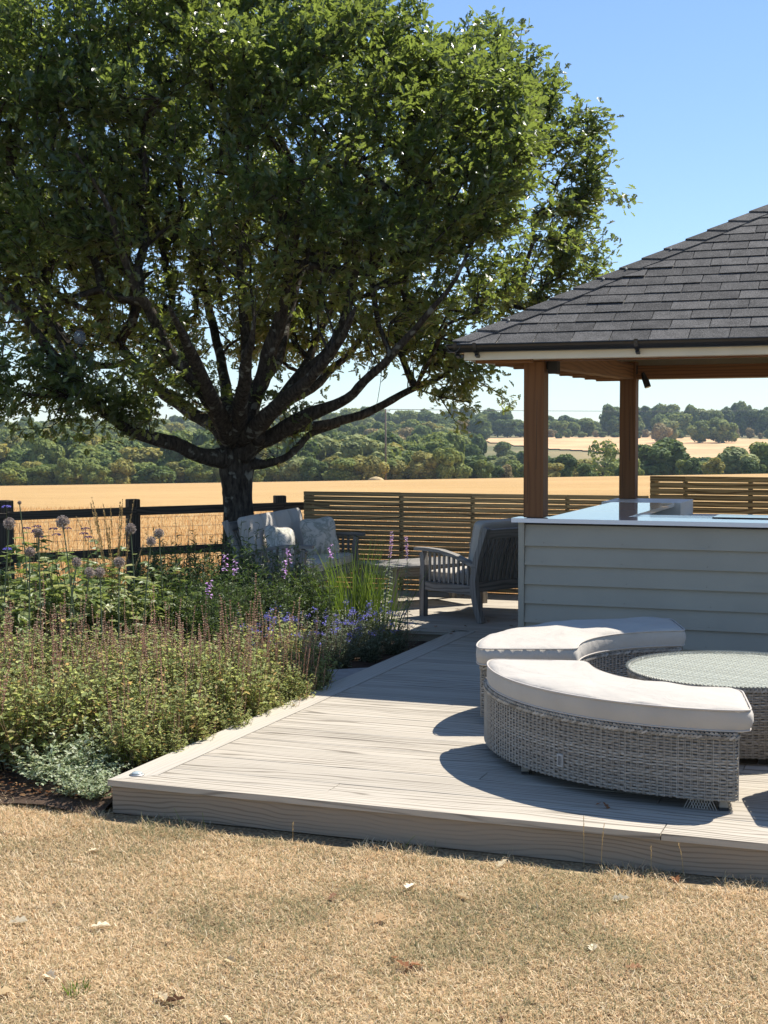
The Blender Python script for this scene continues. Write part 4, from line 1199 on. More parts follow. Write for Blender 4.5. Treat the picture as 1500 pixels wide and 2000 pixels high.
# ================================================================== THE OAK
m_bark, nt, b = base_mat('oak_bark', 0.95)
co = local_coords(nt, (1, 1, 0.28), False)
n1 = N(nt, 'TexNoise'); n1.inputs['Scale'].default_value = 32; n1.inputs['Detail'].default_value = 6; n1.inputs['Roughness'].default_value = 0.65
nt.links.new(co, n1.inputs['Vector'])
co2 = local_coords(nt, (1, 1, 1), False)
n2 = N(nt, 'TexNoise'); n2.inputs['Scale'].default_value = 9; n2.inputs['Detail'].default_value = 6
nt.links.new(co2, n2.inputs['Vector'])
c1 = ramp(nt, n1.outputs[0], [(0.35, (0.02, 0.016, 0.012)), (0.55, (0.065, 0.054, 0.042)), (0.72, (0.12, 0.102, 0.08))])
lich = ramp(nt, n2.outputs[0], [(0.60, (0, 0, 0)), (0.66, (1, 1, 1))])
mxr = N(nt, 'MixRGB'); mxr.inputs[2].default_value = (0.24, 0.24, 0.20, 1)
m_l = mix_val(nt, lich, 0.75)
nt.links.new(m_l, mxr.inputs[0]); nt.links.new(c1, mxr.inputs[1]); nt.links.new(mxr.outputs[0], b.inputs['Base Color'])
b.inputs['Specular IOR Level'].default_value = 0.1
add_bump(nt, b, n1.outputs[0], 1.0, 0.025)

m_oak = leafy('oak_leaf', [(0.0, (0.020, 0.038, 0.013)), (0.5, (0.042, 0.070, 0.021)), (0.8, (0.095, 0.132, 0.036)), (1.0, (0.23, 0.26, 0.075))], 0.42, (0.29, 0.365, 0.06), 0.30, 0.65)
LIMBS={
 'trunk':[(-6.54,13.07,0.14,0.190),(-6.54,13.09,0.51,0.165),(-6.55,13.11,0.82,0.155),(-6.57,13.12,1.08,0.155),(-6.58,13.13,1.32,0.185),(-6.59,13.13,1.48,0.200)],
 'l1':[(-6.58,13.08,1.40,0.150),(-6.66,12.89,1.39,0.085),(-6.79,12.52,1.46,0.072),(-6.92,12.16,1.55,0.067),(-7.05,11.80,1.69,0.059),(-7.21,11.53,1.85,0.054),(-7.33,11.29,2.11,0.048),(-7.40,11.06,2.36,0.041),(-7.46,10.84,2.60,0.035),(-7.51,10.62,2.79,0.027),(-7.64,10.37,2.99,0.015)],
 'l2':[(-6.61,13.13,1.50,0.130),(-6.81,13.17,1.69,0.085),(-7.13,13.27,1.83,0.076),(-7.58,13.44,2.07,0.066),(-7.95,13.53,2.35,0.057),(-8.32,13.63,2.73,0.049),(-8.64,13.74,3.08,0.040),(-8.92,13.87,3.39,0.033),(-9.26,13.98,3.76,0.023),(-9.71,14.16,4.28,0.015)],
 'l3':[(-6.55,13.05,1.56,0.130),(-6.55,12.74,1.79,0.081),(-6.56,12.33,2.11,0.071),(-6.65,12.09,2.27,0.065),(-6.69,11.87,2.43,0.057),(-6.68,11.57,2.79,0.049),(-6.71,11.37,3.05,0.040),(-6.72,11.16,3.35,0.033),(-6.77,10.95,3.68,0.023),(-6.88,10.72,4.05,0.014)],
 'c0':[(-6.63,13.23,1.61,0.110),(-6.78,13.41,1.87,0.059),(-7.02,13.54,2.01,0.050),(-7.35,13.75,2.21,0.042),(-7.84,14.14,2.81,0.036),(-8.05,14.41,3.29,0.028),(-8.37,14.65,3.98,0.015)],
 'c1':[(-6.62,13.24,1.55,0.120),(-6.67,13.45,1.87,0.068),(-6.73,13.66,2.26,0.058),(-6.82,13.87,2.76,0.049),(-6.97,14.07,3.33,0.040),(-7.12,14.26,3.97,0.028),(-7.34,14.44,4.75,0.015)],
 'c2':[(-6.50,13.06,1.56,0.140),(-6.31,12.94,1.92,0.089),(-6.11,12.83,2.27,0.079),(-5.91,12.71,2.66,0.066),(-5.74,12.58,3.04,0.055),(-5.60,12.45,3.45,0.044),(-5.46,12.32,3.90,0.031),(-5.34,12.18,4.43,0.017)],
 'c3':[(-6.54,13.16,1.61,0.100),(-6.55,13.61,2.04,0.063),(-6.52,14.08,2.49,0.054),(-6.53,14.43,3.01,0.044),(-6.50,14.80,3.73,0.032),(-6.53,15.16,4.53,0.017)],
 'r1':[(-6.50,13.17,1.53,0.130),(-6.34,13.36,1.82,0.076),(-6.19,13.54,2.06,0.069),(-5.98,13.74,2.33,0.062),(-5.85,13.91,2.57,0.055),(-5.74,14.08,2.91,0.048),(-5.71,14.22,3.35,0.040),(-5.63,14.39,3.91,0.030),(-5.52,14.58,4.48,0.015)],
 'r2':[(-6.46,13.07,1.43,0.150),(-6.25,13.05,1.55,0.089),(-6.04,13.03,1.65,0.084),(-5.72,12.94,1.78,0.070),(-5.43,12.84,1.87,0.057),(-5.13,12.76,2.03,0.049),(-4.83,12.67,2.26,0.040),(-4.54,12.58,2.47,0.033),(-4.18,12.41,2.78,0.025),(-3.79,12.26,3.20,0.015)],
 'r3':[(-6.04,13.03,1.65,0.080),(-5.86,13.32,1.70,0.053),(-5.64,13.61,1.74,0.048),(-5.42,13.92,1.84,0.043),(-5.19,14.23,2.04,0.036),(-4.90,14.56,2.18,0.030),(-4.66,14.89,2.49,0.023),(-4.33,15.36,3.02,0.014)],
 'r4':[(-6.49,13.16,1.32,0.100),(-6.27,13.14,1.31,0.051),(-6.10,13.21,1.37,0.041),(-5.95,13.27,1.49,0.036),(-5.87,13.41,1.62,0.032),(-5.66,13.66,1.71,0.023)],
 'r5':[(-6.34,13.36,1.82,0.070),(-6.24,14.05,2.04,0.046),(-6.12,14.76,2.37,0.039),(-5.88,15.42,3.01,0.031),(-5.58,16.01,3.71,0.020),(-5.20,16.40,4.34,0.012)],
 'f1':[(-6.49,12.96,1.58,0.110),(-6.18,12.45,1.86,0.071),(-5.88,11.95,2.23,0.057),(-5.53,11.46,2.65,0.014)],
 'f2':[(-6.52,12.95,1.56,0.110),(-6.37,12.28,1.86,0.067),(-6.18,11.52,2.31,0.053),(-6.06,10.84,2.71,0.014)],
 'f3':[(-6.44,12.98,1.56,0.110),(-5.82,12.48,1.86,0.067),(-5.21,12.09,2.22,0.053),(-4.65,11.69,2.73,0.014)],
 'b1':[(-6.67,13.32,1.58,0.110),(-7.05,13.95,1.94,0.072),(-7.49,14.57,2.48,0.058),(-7.99,15.17,3.24,0.044),(-8.42,15.60,4.10,0.032),(-8.81,15.93,4.93,0.015)],
 'b2':[(-6.63,13.34,1.58,0.110),(-6.62,14.22,1.94,0.067),(-6.60,15.01,2.48,0.054),(-6.55,15.83,3.31,0.040),(-6.53,16.43,4.24,0.024),(-6.47,16.81,4.92,0.014)],
}
oak = thing('oak_tree', 'large spreading oak with a dark low forked trunk behind the garden sofa', 'tree', (-6.55, 13.1, -0.2))
OFF = np.array([6.55, -13.1, 0.2])
nodes = []; parent = []; fixed = []
def smooth_path(P, sub):
    P = np.asarray(P, float); m = len(P); t = np.arange(m); q = np.linspace(0, m - 1, (m - 1) * sub + 1)
    out = []
    for x in q:
        i = min(int(x), m - 2); u = x - i
        p0, p1, p2, p3 = P[max(i - 1, 0)], P[i], P[i + 1], P[min(i + 2, m - 1)]
        out.append(0.5 * ((2 * p1) + (-p0 + p2) * u + (2 * p0 - 5 * p1 + 4 * p2 - p3) * u * u + (-p0 + 3 * p1 - 3 * p2 + p3) * u ** 3))
    return np.array(out)
def gnarl(p, amt): return p + amt * np.array([mnoise.noise(Vector(p) * 2.3), mnoise.noise(Vector(p) * 2.3 + Vector((9, 0, 0))), mnoise.noise(Vector(p) * 2.3 + Vector((0, 9, 0)))])
mb_tr = MB(); mb_lim = MB()
for key, P in LIMBS.items():
    S = smooth_path(P, 4)
    if key == 'trunk':
        S[0][2] = -0.35
        secs = []
        for q, row in enumerate(S):
            a = np.linspace(0, 2 * math.pi, 28, endpoint=False)
            rad = row[3] * (1 + 0.06 * np.sin(a * 3 + row[2]) + 0.035 * np.sin(a * 7 + row[2] * 3) + 0.02 * rng.standard_normal(28)) * (1 + 0.35 * max(0, 0.25 - row[2]) ** 2 * 4)
            secs.append(np.c_[row[0] + rad * np.cos(a), row[1] + rad * np.sin(a), np.full(28, row[2])] + OFF)
        mb_tr.loft(secs, True, smooth=True)
    else:
        n_ = 12; prev = None
        T = np.gradient(S[:, :3], axis=0); T /= np.linalg.norm(T, axis=1)[:, None]
        u = np.cross(T[0], [0.3, 0.5, 0.8]); u /= np.linalg.norm(u); secs = []
        a = np.linspace(0, 2 * math.pi, n_, endpoint=False)
        for row, t_ in zip(S, T):
            u = u - t_ * (u @ t_); u /= np.linalg.norm(u); v = np.cross(t_, u)
            rad = row[3] * (1 + 0.09 * np.sin(a * 2 + row[0] * 5) + 0.05 * rng.standard_normal(n_))
            c = gnarl(row[:3], 0.05)
            secs.append(c + rad[:, None] * (np.cos(a)[:, None] * u + np.sin(a)[:, None] * v) + OFF)
        mb_lim.loft(secs, True, smooth=True)
        for q, row in enumerate(S):
            if q < len(S) * 0.30: continue
            nodes.append(gnarl(row[:3], 0.05)); parent.append(-1); fixed.append(row[3])
tr_o = mb_tr.build('trunk', m_bark, oak)
mb_lim.build('limbs', m_bark, tr_o, kind='stuff')
# sawn off branch stub and knot
mb = MB(); mb.tube([(-6.25 + OFF[0], 12.97 + OFF[1], 1.56 + OFF[2]), (-6.17 + OFF[0], 12.86 + OFF[1], 1.62 + OFF[2])], [0.075, 0.055], 12); mb.build('branch_stub', m_bark, tr_o)

# twig ends fill an uneven crown
cc = np.array([-6.50, 13.10, 4.15])
def crown_ok(p):
    q = p - cc
    # axes: across the view, along the view, up
    a_ = q @ np.array([0.9356, 0.353, 0]); d_ = q @ np.array([-0.353, 0.9356, 0]); h_ = q[2]
    bump = 1 + 0.20 * mnoise.noise(Vector(p) * 0.55) + 0.16 * mnoise.noise(Vector(p) * 1.3 + Vector((5, 3, 1)))
    e1 = (a_ / 3.25) ** 2 + (d_ / ((2.3 - 0.4 * max(0, h_ - 0.5)) if d_ < 0 else 3.6)) ** 2 + (h_ / (2.25 if h_ > 0 else 2.15)) ** 2
    e2 = ((a_ + 1.7) / 3.2) ** 2 + (d_ / ((2.15 - 0.35 * max(0, h_ - 0.5)) if d_ < 0 else 3.3)) ** 2 + ((h_ - 0.9) / (1.65 if h_ > 0.9 else 2.3)) ** 2
    e = min(e1, e2)
    low = 0.0
    if p[2] < 2.9:      # open under the crown round the fork
        rr = math.hypot(a_ + 0.1, d_)
        if rr < 1.15 + 0.5 * (2.9 - p[2]): return None
    lo_ = 3.5 - 0.42 * max(0.0, math.hypot(a_, d_) - 1.5) if d_ < 0.9 else 2.7 - 0.3 * max(0.0, math.hypot(a_, d_) - 1.5)
    if p[2] < lo_ and rng.random() < 0.80: return None
    return e / bump ** 2
cand = []
while len(cand) < 6600:
    p = cc + np.array([rng.uniform(-5.6, 4.4), rng.uniform(-4.4, 4.4), rng.uniform(-2.8, 4.4)])
    e = crown_ok(p)
    if e is None or e > 1: continue
    sf = p - np.array([-5.75, 12.6, .6]); sf = sf - np.array(SUN_TO) * (sf @ np.array(SUN_TO))
    if np.linalg.norm(sf) < 0.6 and rng.random() < 0.7: continue  # crown thinned along the sun line to let light onto the sofa
    if p[2] > 6.5 and rng.random() < 0.55: continue  # unseen top thinned so more sun gets to the leaves below
    if e < 0.30 and rng.random() < 0.82: continue
    if e < 0.6 and rng.random() < 0.35: continue
    if mnoise.noise(Vector(p) * 1.05 + Vector((2, 7, 4))) < -0.05 and rng.random() < 0.87: continue
    cand.append(p)
# low hanging sprays and the ragged right edge
for (x, y, z, r_, n_) in [(-7.30, 11.02, 2.08, .45, 52), (-6.97, 11.62, 1.98, .33, 36), (-7.02, 12.25, 2.15, .36, 26), (-7.65, 10.56, 2.1, .5, 46), (-6.78, 12.9, 2.0, .3, 12),
                          (-4.54, 14.57, 2.25, .42, 40), (-4.68, 14.27, 2.5, .4, 30), (-6.06, 13.01, 1.9, .35, 14), (-4.04, 15.59, 3.14, 0.38, 40), (-3.75, 15.73, 3.65, 0.35, 45), (-3.63, 15.81, 4.19, 0.38, 50), (-3.75, 15.80, 4.79, 0.36, 40), (-3.97, 15.75, 5.31, 0.34, 32), (-4.57, 15.56, 5.91, 0.36, 26), (-4.30, 15.64, 5.60, 0.34, 24), (-3.43, 15.84, 3.45, 0.16, 9), (-3.54, 15.90, 5.11, 0.20, 10), (-3.45, 15.90, 4.56, 0.20, 12), (-3.92, 15.78, 5.59, 0.16, 8), (-4.58, 15.57, 6.22, 0.16, 8)]:
    for k in range(n_):
        cand.append(np.array([x, y, z]) + rng.standard_normal(3) * r_ * np.array([.55, .55, .5]))
cand = np.array(cand)
fork = np.array([-6.55, 13.1, 1.7])
cand = cand[np.argsort(np.linalg.norm(cand - fork, axis=1))]
nodes = [np.array(q) for q in nodes]
tips = []; edges = []
start = 0
while start < len(cand):
    batch = cand[start:start + 260]; start += 260
    kd = kdtree.KDTree(len(nodes))
    for i_, q in enumerate(nodes): kd.insert(Vector(q), i_)
    kd.balance()
    for p in batch:
        best = None
        for (co_, i_, dist) in kd.find_n(Vector(p), 8):
            back = np.linalg.norm(nodes[i_] - fork) - np.linalg.norm(p - fork)
            cst = dist + max(0, back + 0.1) * 1.5
            if best is None or cst < best[0]: best = (cst, i_, dist)
        _, i_, dist = best
        if dist > 1.9: continue
        k = max(1, int(dist / 0.22)); last = i_; base = nodes[i_]
        bend = np.array([rng.normal(0, .06), rng.normal(0, .06), rng.normal(-0.04, .06)]) * dist
        for q in range(1, k + 1):
            u = q / k
            w = base + (p - base) * u + bend * math.sin(math.pi * u)
            nodes.append(w); parent.append(last); fixed.append(0); edges.append((last, len(nodes) - 1)); last = len(nodes) - 1
        tips.append((len(nodes) - 1, p, (p - base) / (dist + 1e-9)))
w = np.zeros(len(nodes))
for i_, _, _ in tips: w[i_] += 1
for i_ in range(len(nodes) - 1, -1, -1):
    if parent[i_] >= 0: w[parent[i_]] += w[i_]
rad = 0.0036 * np.maximum(w, 1) ** 0.46
mb = MB()
NA = np.array(nodes)
if edges:
    E_ = np.array(edges); A = NA[E_[:, 0]]; B = NA[E_[:, 1]]
    fr = frames(B - A, np.array([0.31, 0.22, 0.92]))
    ra = np.where(np.array(parent)[E_[:, 0]] < 0, np.minimum(rad[E_[:, 0]], rad[E_[:, 1]] * 1.25), rad[E_[:, 0]]); rb = rad[E_[:, 1]]
    ang3 = np.array([0, 2.094, 4.189])
    va = A[:, None] + ra[:, None, None] * (np.cos(ang3)[None, :, None] * fr[:, None, :, 1] + np.sin(ang3)[None, :, None] * fr[:, None, :, 2])
    vb = B[:, None] + rb[:, None, None] * (np.cos(ang3)[None, :, None] * fr[:, None, :, 1] + np.sin(ang3)[None, :, None] * fr[:, None, :, 2])
    V = np.concatenate([va, vb], 1) + OFF
    F = np.array([(0, 1, 4, 3), (1, 2, 5, 4), (2, 0, 3, 5)])
    FF = (F[None] + (np.arange(len(E_)) * 6)[:, None, None]).reshape(-1, 4)
    mb.add(V.reshape(-1, 3), FF, smooth=True)
mb.build('branches', m_bark, oak, kind='stuff')
# leaves in rosettes at the twig ends
TP = np.array([p for _, p, _ in tips]); TD = np.array([d for _, _, d in tips])
per = 20
n_l = len(TP) * per
d0 = np.repeat(TD, per, 0); p0 = np.repeat(TP, per, 0)
outw = p0 - cc; outw /= np.linalg.norm(outw, axis=1)[:, None] + 1e-9
ld = d0 * 0.55 + rand_dirs(n_l) * 0.95 + outw * 0.35 + np.array([0, 0, 0.05])
ld /= np.linalg.norm(ld, axis=1)[:, None]
pos = p0 - d0 * rng.uniform(-0.02, 0.26, n_l)[:, None] + rand_dirs(n_l) * (0.15 * rng.random(n_l) ** 0.7)[:, None]
upv = np.array([0, 0, 1.0]) + rand_dirs(n_l) * 0.75
frs = frames(ld, upv)
size = rng.uniform(0.062, 0.106, n_l)
tint = np.clip(rng.normal(0.44, 0.27, n_l) + np.repeat(rng.normal(0, 0.1, len(TP)), per), 0, 1)  # wide spread: the brightest tints paint some leaves as if sunlit
camp = np.array([0, 0, 1.65])
order = np.argsort(np.linalg.norm(pos - camp, axis=1) - 0.0)
# the leaves that show largest are parts of their own, the rest is one foliage mesh
vis = []
for i_ in order:
    q = pos[i_] - camp; dep = q @ np.array(FW)
    sx = (q @ np.array(RT)) / dep * 2778 + 750; sy = 1000 - (q @ np.array(UP)) / dep * 2778
    if -20 < sx < 1500 and -20 < sy < 900: vis.append(i_)
    if len(vis) >= 300: break
rest = np.setdiff1d(np.arange(n_l), np.array(vis))
mb = MB(); mb.inst(OAK_V, OAK_F, pos[rest] + OFF, frs[rest], size[rest], tint[rest], smooth=False)
crown = mb.build('crown', m_oak, oak, kind='stuff')
leaf_me = [MB().add(OAK_V, OAK_F, tv).mesh('leaf', m_oak) for tv in (0.2, 0.4, 0.55, 0.75)]
for i_ in vis:
    o = bpy.data.objects.new('leaf', leaf_me[int(rng.integers(0, 4))]); COL.objects.link(o); o.parent = oak
    f_ = frs[i_]; s_ = size[i_]; p = pos[i_] + OFF
    o.matrix_local = Matrix(((f_[0, 0] * s_, f_[0, 1] * s_, f_[0, 2] * s_, p[0]), (f_[1, 0] * s_, f_[1, 1] * s_, f_[1, 2] * s_, p[1]), (f_[2, 0] * s_, f_[2, 1] * s_, f_[2, 2] * s_, p[2]), (0, 0, 0, 1)))

# hanging bird feeder in the oak
fd = thing('bird_feeder', 'clear round bird feeder hanging among the left branches of the oak', 'feeder', (-6.99, 10.9, 2.42))
m_clear, nt, b = base_mat('clear_plastic', 0.1)
b.inputs['Base Color'].default_value = (0.16, 0.19, 0.22, 1)
tr = N(nt, 'BsdfTransparent'); mx = N(nt, 'MixShader'); mx.inputs[0].default_value = 0.55
nt.links.new(b.outputs[0], mx.inputs[1]); nt.links.new(tr.outputs[0], mx.inputs[2]); nt.links.new(mx.outputs[0], nt.nodes['Material Output'].inputs[0])
a = np.arange(16) * 2 * math.pi / 16; rg = lambda r, z: np.c_[r * np.cos(a), r * np.sin(a), np.full(16, z)]
mb = MB(); mb.loft([rg(0.01, 0.0), rg(0.035, 0.004), rg(0.05, 0.03), rg(0.055, 0.065), rg(0.048, 0.10), rg(0.03, 0.122), rg(0.012, 0.13)], smooth=True); mb.build('globe', m_clear, fd)
mb = MB(); mb.loft([rg(0.032, 0.121), rg(0.036, 0.126), rg(0.01, 0.142)], smooth=True); mb.build('cap', m_gutter, fd)
mb = MB(); mb.tube([(0, 0, 0.14), (0, 0, 0.5)], 0.002, 4); mb.build('hanging_wire', m_wire, fd)
mb = MB(); mb.loft([rg(0.02, -0.03), rg(0.026, -0.012), rg(0.012, 0.0)], smooth=True); mb.build('seed_tray', m_gutter, fd)

# ================================================================== WOODS BEYOND THE FIELD
def tree_mats(i, lo, mid, hi):
    return leafy('far_foliage_%s' % i, [(0.0, lo), (0.5, mid), (1.0, hi)], 0.22, None, 0.7, 0.15)
FOL = {
    'dark': tree_mats('dark', (0.057, 0.089, 0.025), (0.104, 0.149, 0.038), (0.171, 0.208, 0.060)),
    'mid': tree_mats('mid', (0.104, 0.139, 0.033), (0.182, 0.222, 0.056), (0.286, 0.308, 0.086)),
    'pale': tree_mats('pale', (0.138, 0.168, 0.062), (0.241, 0.268, 0.100), (0.366, 0.377, 0.155)),
    'olive': tree_mats('olive', (0.150, 0.155, 0.038), (0.275, 0.258, 0.066), (0.411, 0.358, 0.100)),
    'dry': tree_mats('dry', (0.195, 0.168, 0.069), (0.320, 0.258, 0.109), (0.435, 0.336, 0.148)),
}
m_trunk_far = plain('far_trunk_bark', (0.10, 0.085, 0.07), 0.95, 0.25)
def crown_mesh(seed, lobes, n_, leaf, squash=1.0, base=0.12, open_=0.0):
    """crown one unit high and about one unit wide, standing on z=0"""
    r_ = np.random.default_rng(seed)
    L = []
    for k in range(lobes):
        a = r_.uniform(0, 2 * math.pi); zz = r_.uniform(0.25, 0.82); rr = 0.34 * math.sqrt(max(0.05, 1 - ((zz - 0.45) / 0.5) ** 2)) * r_.uniform(0.3, 1.0)
        L.append((rr * math.cos(a), rr * math.sin(a), zz, r_.uniform(0.13, 0.22)))
    L.append((0, 0, 0.45, 0.30)); L.append((0, 0, 0.68, 0.22)); L.append((0, 0, 0.28, 0.25))
    L = np.array(L)
    V = []; per = n_ // len(L)
    P = []; D = []; TT = []
    for (x, y, z, rad) in L:
        d = np.random.default_rng(seed + int(abs(x) * 1000)).standard_normal((per, 3)); d /= np.linalg.norm(d, axis=1)[:, None]
        rr = rad * r_.uniform(0.75 - open_, 1.06, per)
        p = np.array([x, y, z]) + d * rr[:, None] * np.array([1, 1, squash])
        keep = p[:, 2] > base * 0.4
        # drop those deep inside other lobes
        for (x2, y2, z2, r2) in L:
            if (x2, y2, z2) == (x, y, z): continue
            keep &= np.linalg.norm(p - np.array([x2, y2, z2]), axis=1) > r2 * 0.78
        P.append(p[keep]); D.append(d[keep]); TT.append(np.full(keep.sum(), r_.normal(0.5, 0.13)))
    P = np.concatenate(P); D = np.concatenate(D); TT = np.concatenate(TT)
    nrm_ = D + r_.standard_normal(D.shape) * 0.45 + np.array([0, 0, 0.25])
    t_ = np.cross(nrm_, r_.standard_normal(D.shape))
    fr = frames(t_, nrm_)
    mb = MB(); mb.inst(QUAD_V, QUAD_F, P, fr, leaf * r_.uniform(0.6, 1.3, len(P)), np.clip(TT + r_.normal(0, 0.16, len(P)), 0, 1))
    # dense inner body so light does not fall straight through
    for (x, y, z, rad) in L:
        a = np.linspace(0, 2 * math.pi, 10, endpoint=False); secs = []
        for ph in (-1.2, -0.6, 0, 0.6, 1.2):
            secs.append(np.c_[x + rad * 0.74 * math.cos(ph) * np.cos(a) * r_.uniform(.9, 1.1, 10), y + rad * 0.74 * math.cos(ph) * np.sin(a), np.full(10, z + rad * 0.74 * math.sin(ph))])
        if open_ < 0.2: mb.loft(secs, True, tint=0.12)
    return mb
VAR = [(11, 9, 3600, 0.062, 1.0, .12, 0), (12, 12, 4200, 0.055, 0.9, .1, 0), (13, 7, 3200, 0.065, 1.1, .1, 0), (14, 14, 4200, 0.055, 1.0, .05, 0.0), (15, 10, 1900, 0.055, 1.0, .2, 0.35)]
CROWNS = {}
for key in FOL:
    for vi, v in enumerate(VAR):
        if vi == 4 and key not in ('mid', 'pale'): continue
        CROWNS[(key, vi)] = None
def crown_me(key, vi):
    if CROWNS.get((key, vi)) is None:
        base = next((CROWNS[k] for k in CROWNS if k[1] == vi and CROWNS[k] is not None), None)
        if base is None: me = crown_mesh(*VAR[vi]).mesh('crown', FOL[key])
        else:
            me = base.copy(); me.materials.clear(); me.materials.append(FOL[key])
        CROWNS[(key, vi)] = me
    return CROWNS[(key, vi)]
mb = MB(); mb.tube([(0, 0, -0.1), (0.01, 0, 0.15), (0, 0.01, 0.45)], [0.035, 0.027, 0.015], 6)
for k in range(4):
    a = k * 1.7; mb.tube([(0, 0, 0.16 + 0.05 * k), (0.12 * math.cos(a), 0.12 * math.sin(a), 0.34 + 0.05 * k), (0.24 * math.cos(a), 0.24 * math.sin(a), 0.5 + 0.05 * k)], [0.016, 0.011, 0.005], 5)
TRUNK_ME = mb.mesh('trunk', m_trunk_far)
LABELS = {
    'hedge': ('hedge_bush', 'bush', 'bush in the hedge along the wheat field', 'bushes in the hedge beyond the field'),
    'valley': ('valley_tree', 'tree', 'tree in the wood behind the hedge', 'trees in the valley wood'),
    'slope': ('hillside_tree', 'tree', 'tree on the far hillside', 'trees on the far hillside'),
    'skyline': ('skyline_tree', 'tree', 'distant tree on the skyline', 'trees along the skyline'),
    'row': ('hedgerow_bush', 'bush', 'small bush above the far stubble field', 'bushes above the far stubble field'),
}
TONE = {'dark': 'dark green', 'mid': 'mid green', 'pale': 'pale green', 'olive': 'olive', 'dry': 'brownish'}
def zone(x):
    for lim, w in ((230, 'under the left oak branches'), (465, 'just left of the oak trunk'), (600, 'just right of the oak trunk'), (760, 'left of the utility pole'), (880, 'right of the utility pole'), (1030, 'left of the front post'), (1212, 'between the two gazebo posts'), (1350, 'right of the rear post')):
        if x < lim: return w
    return 'near the right edge'
n_trees = 0
def far_tree(kind, s, t, h, w, key, vi=None, label=None, name=None, sink=0.0):
    global n_trees
    nm, cat, lb, grp = LABELS[kind]
    if vi is None: vi = int(rng.integers(0, 4))
    p = xy(s, t); z = float(ground(s, t)) - sink
    o = thing(name or nm, label or (TONE[key] + ' ' + ('large ' if h > 10.5 else '') + lb + ', ' + zone(t / s * 2778 + 750)), cat, (p[0], p[1], z), rng.uniform(0, 6.28), None if label else grp)
    o.scale = (w, w, h)
    obj('crown', crown_me(key, vi), o); obj('trunk', TRUNK_ME, o)
    n_trees += 1
def px(s, x): return (x - 750) / 2778.0 * s        # across the view at distance s
def elev(s, y, x=750): return 1.65 + (846 - 0.0026 * (x - 750) - y) / 2778.0 * s    # height seen at row y
def key_tree(x, ytop, s, wpx, key, vi, label, kind='valley', name=None):
    t = px(s, x); z0 = float(ground(s, t)); h = elev(s, ytop, x) - z0
    far_tree(kind, s, t, h, wpx / 2778.0 * s / 0.86, key, vi, label, name)
# single trees that stand out
key_tree(920, 890, 222, 88, 'dark', 0, 'round dark tree at the field edge just left of the front gazebo post')
key_tree(1292, 860, 232, 110, 'dark', 3, 'broad dark tree at the field edge right of the rear gazebo post')
key_tree(1436, 872, 228, 92, 'pale', 0, 'pale green round tree above the taller slatted fence')
key_tree(1496, 866, 230, 70, 'mid', 1, 'mid green tree cut by the right edge above the taller fence')
key_tree(1178, 864, 236, 84, 'mid', 4, 'thin airy tree with visible limbs between the two gazebo posts')
key_tree(1098, 894, 224, 66, 'dark', 2, 'small dark tree just right of the front gazebo post')
key_tree(1125, 900, 228, 60, 'olive', 1, 'olive green tree beside the dark one right of the front gazebo post')
key_tree(1375, 908, 224, 60, 'mid', 2, 'low bush in front of the pale round tree', 'hedge')
key_tree(985, 866, 420, 44, 'dark', 1, 'upright dark tree in front of the lower far stubble field')
key_tree(1005, 905, 228, 50, 'mid', 2, 'scrubby bush left of the front gazebo post', 'hedge')
key_tree(680, 886, 236, 92, 'dark', 0, 'dark round tree behind the hedge left of the utility pole')
key_tree(735, 888, 245, 80, 'mid', 3, 'mid green tree right behind the utility pole')
key_tree(600, 884, 250, 80, 'mid', 1, 'mid green tree behind the hedge right of the oak trunk')
key_tree(90, 888, 240, 70, 'dark', 2, 'dark tree behind the hedge at the far left')
key_tree(65, 905, 214, 50, 'olive', 1, 'yellowish bush in the hedge at the far left', 'hedge')
key_tree(372, 905, 214, 52, 'mid', 0, 'round green bush in the hedge left of the oak trunk', 'hedge')
key_tree(162, 928, 208, 36, 'olive', 3, 'small yellow green bush in the hedge', 'hedge')
key_tree(885, 795, 690, 22, 'dark', 2, 'tall narrow dark tree rising above the skyline left of the gazebo', 'skyline')
key_tree(1198, 796, 650, 56, 'dark', 3, 'tallest dark tree on the skyline by the rear gazebo post', 'skyline')
key_tree(1290, 828, 560, 42, 'dry', 0, 'rounded brownish tree on the hillside right of the rear post', 'slope')
key_tree(1310, 826, 570, 40, 'pale', 1, 'pale grey green tree on the hillside right of the rear post', 'slope')
key_tree(1366, 822, 560, 50, 'mid', 0, 'large rounded tree above the far stubble field', 'slope')
key_tree(1410, 820, 560, 54, 'mid', 3, 'wide rounded tree above the far stubble field towards the right', 'slope')
# hedge along the field edge
x = -15
while x < 900:
    s = rng.uniform(205, 216)
    h = rng.uniform(3.1, 4.6) * (1.0 if x < 640 else 1.15)
    far_tree('hedge', s, px(s, x), h + 0.5, rng.uniform(4.2, 7.0), rng.choice(['mid', 'olive', 'dark', 'mid', 'pale', 'mid', 'mid', 'dark']), int(rng.choice([1, 3, 0])), sink=0.5)
    x += rng.uniform(17, 34)
for x in (945, 965, 990, 1030, 1050, 1075, 1145, 1215, 1240, 1340, 1355, 1395, 1470):
    s = rng.uniform(212, 222); far_tree('hedge', s, px(s, x), rng.uniform(2.6, 4.0), rng.uniform(3, 4.8), rng.choice(['mid', 'dark', 'olive', 'dry']), sink=0.4)
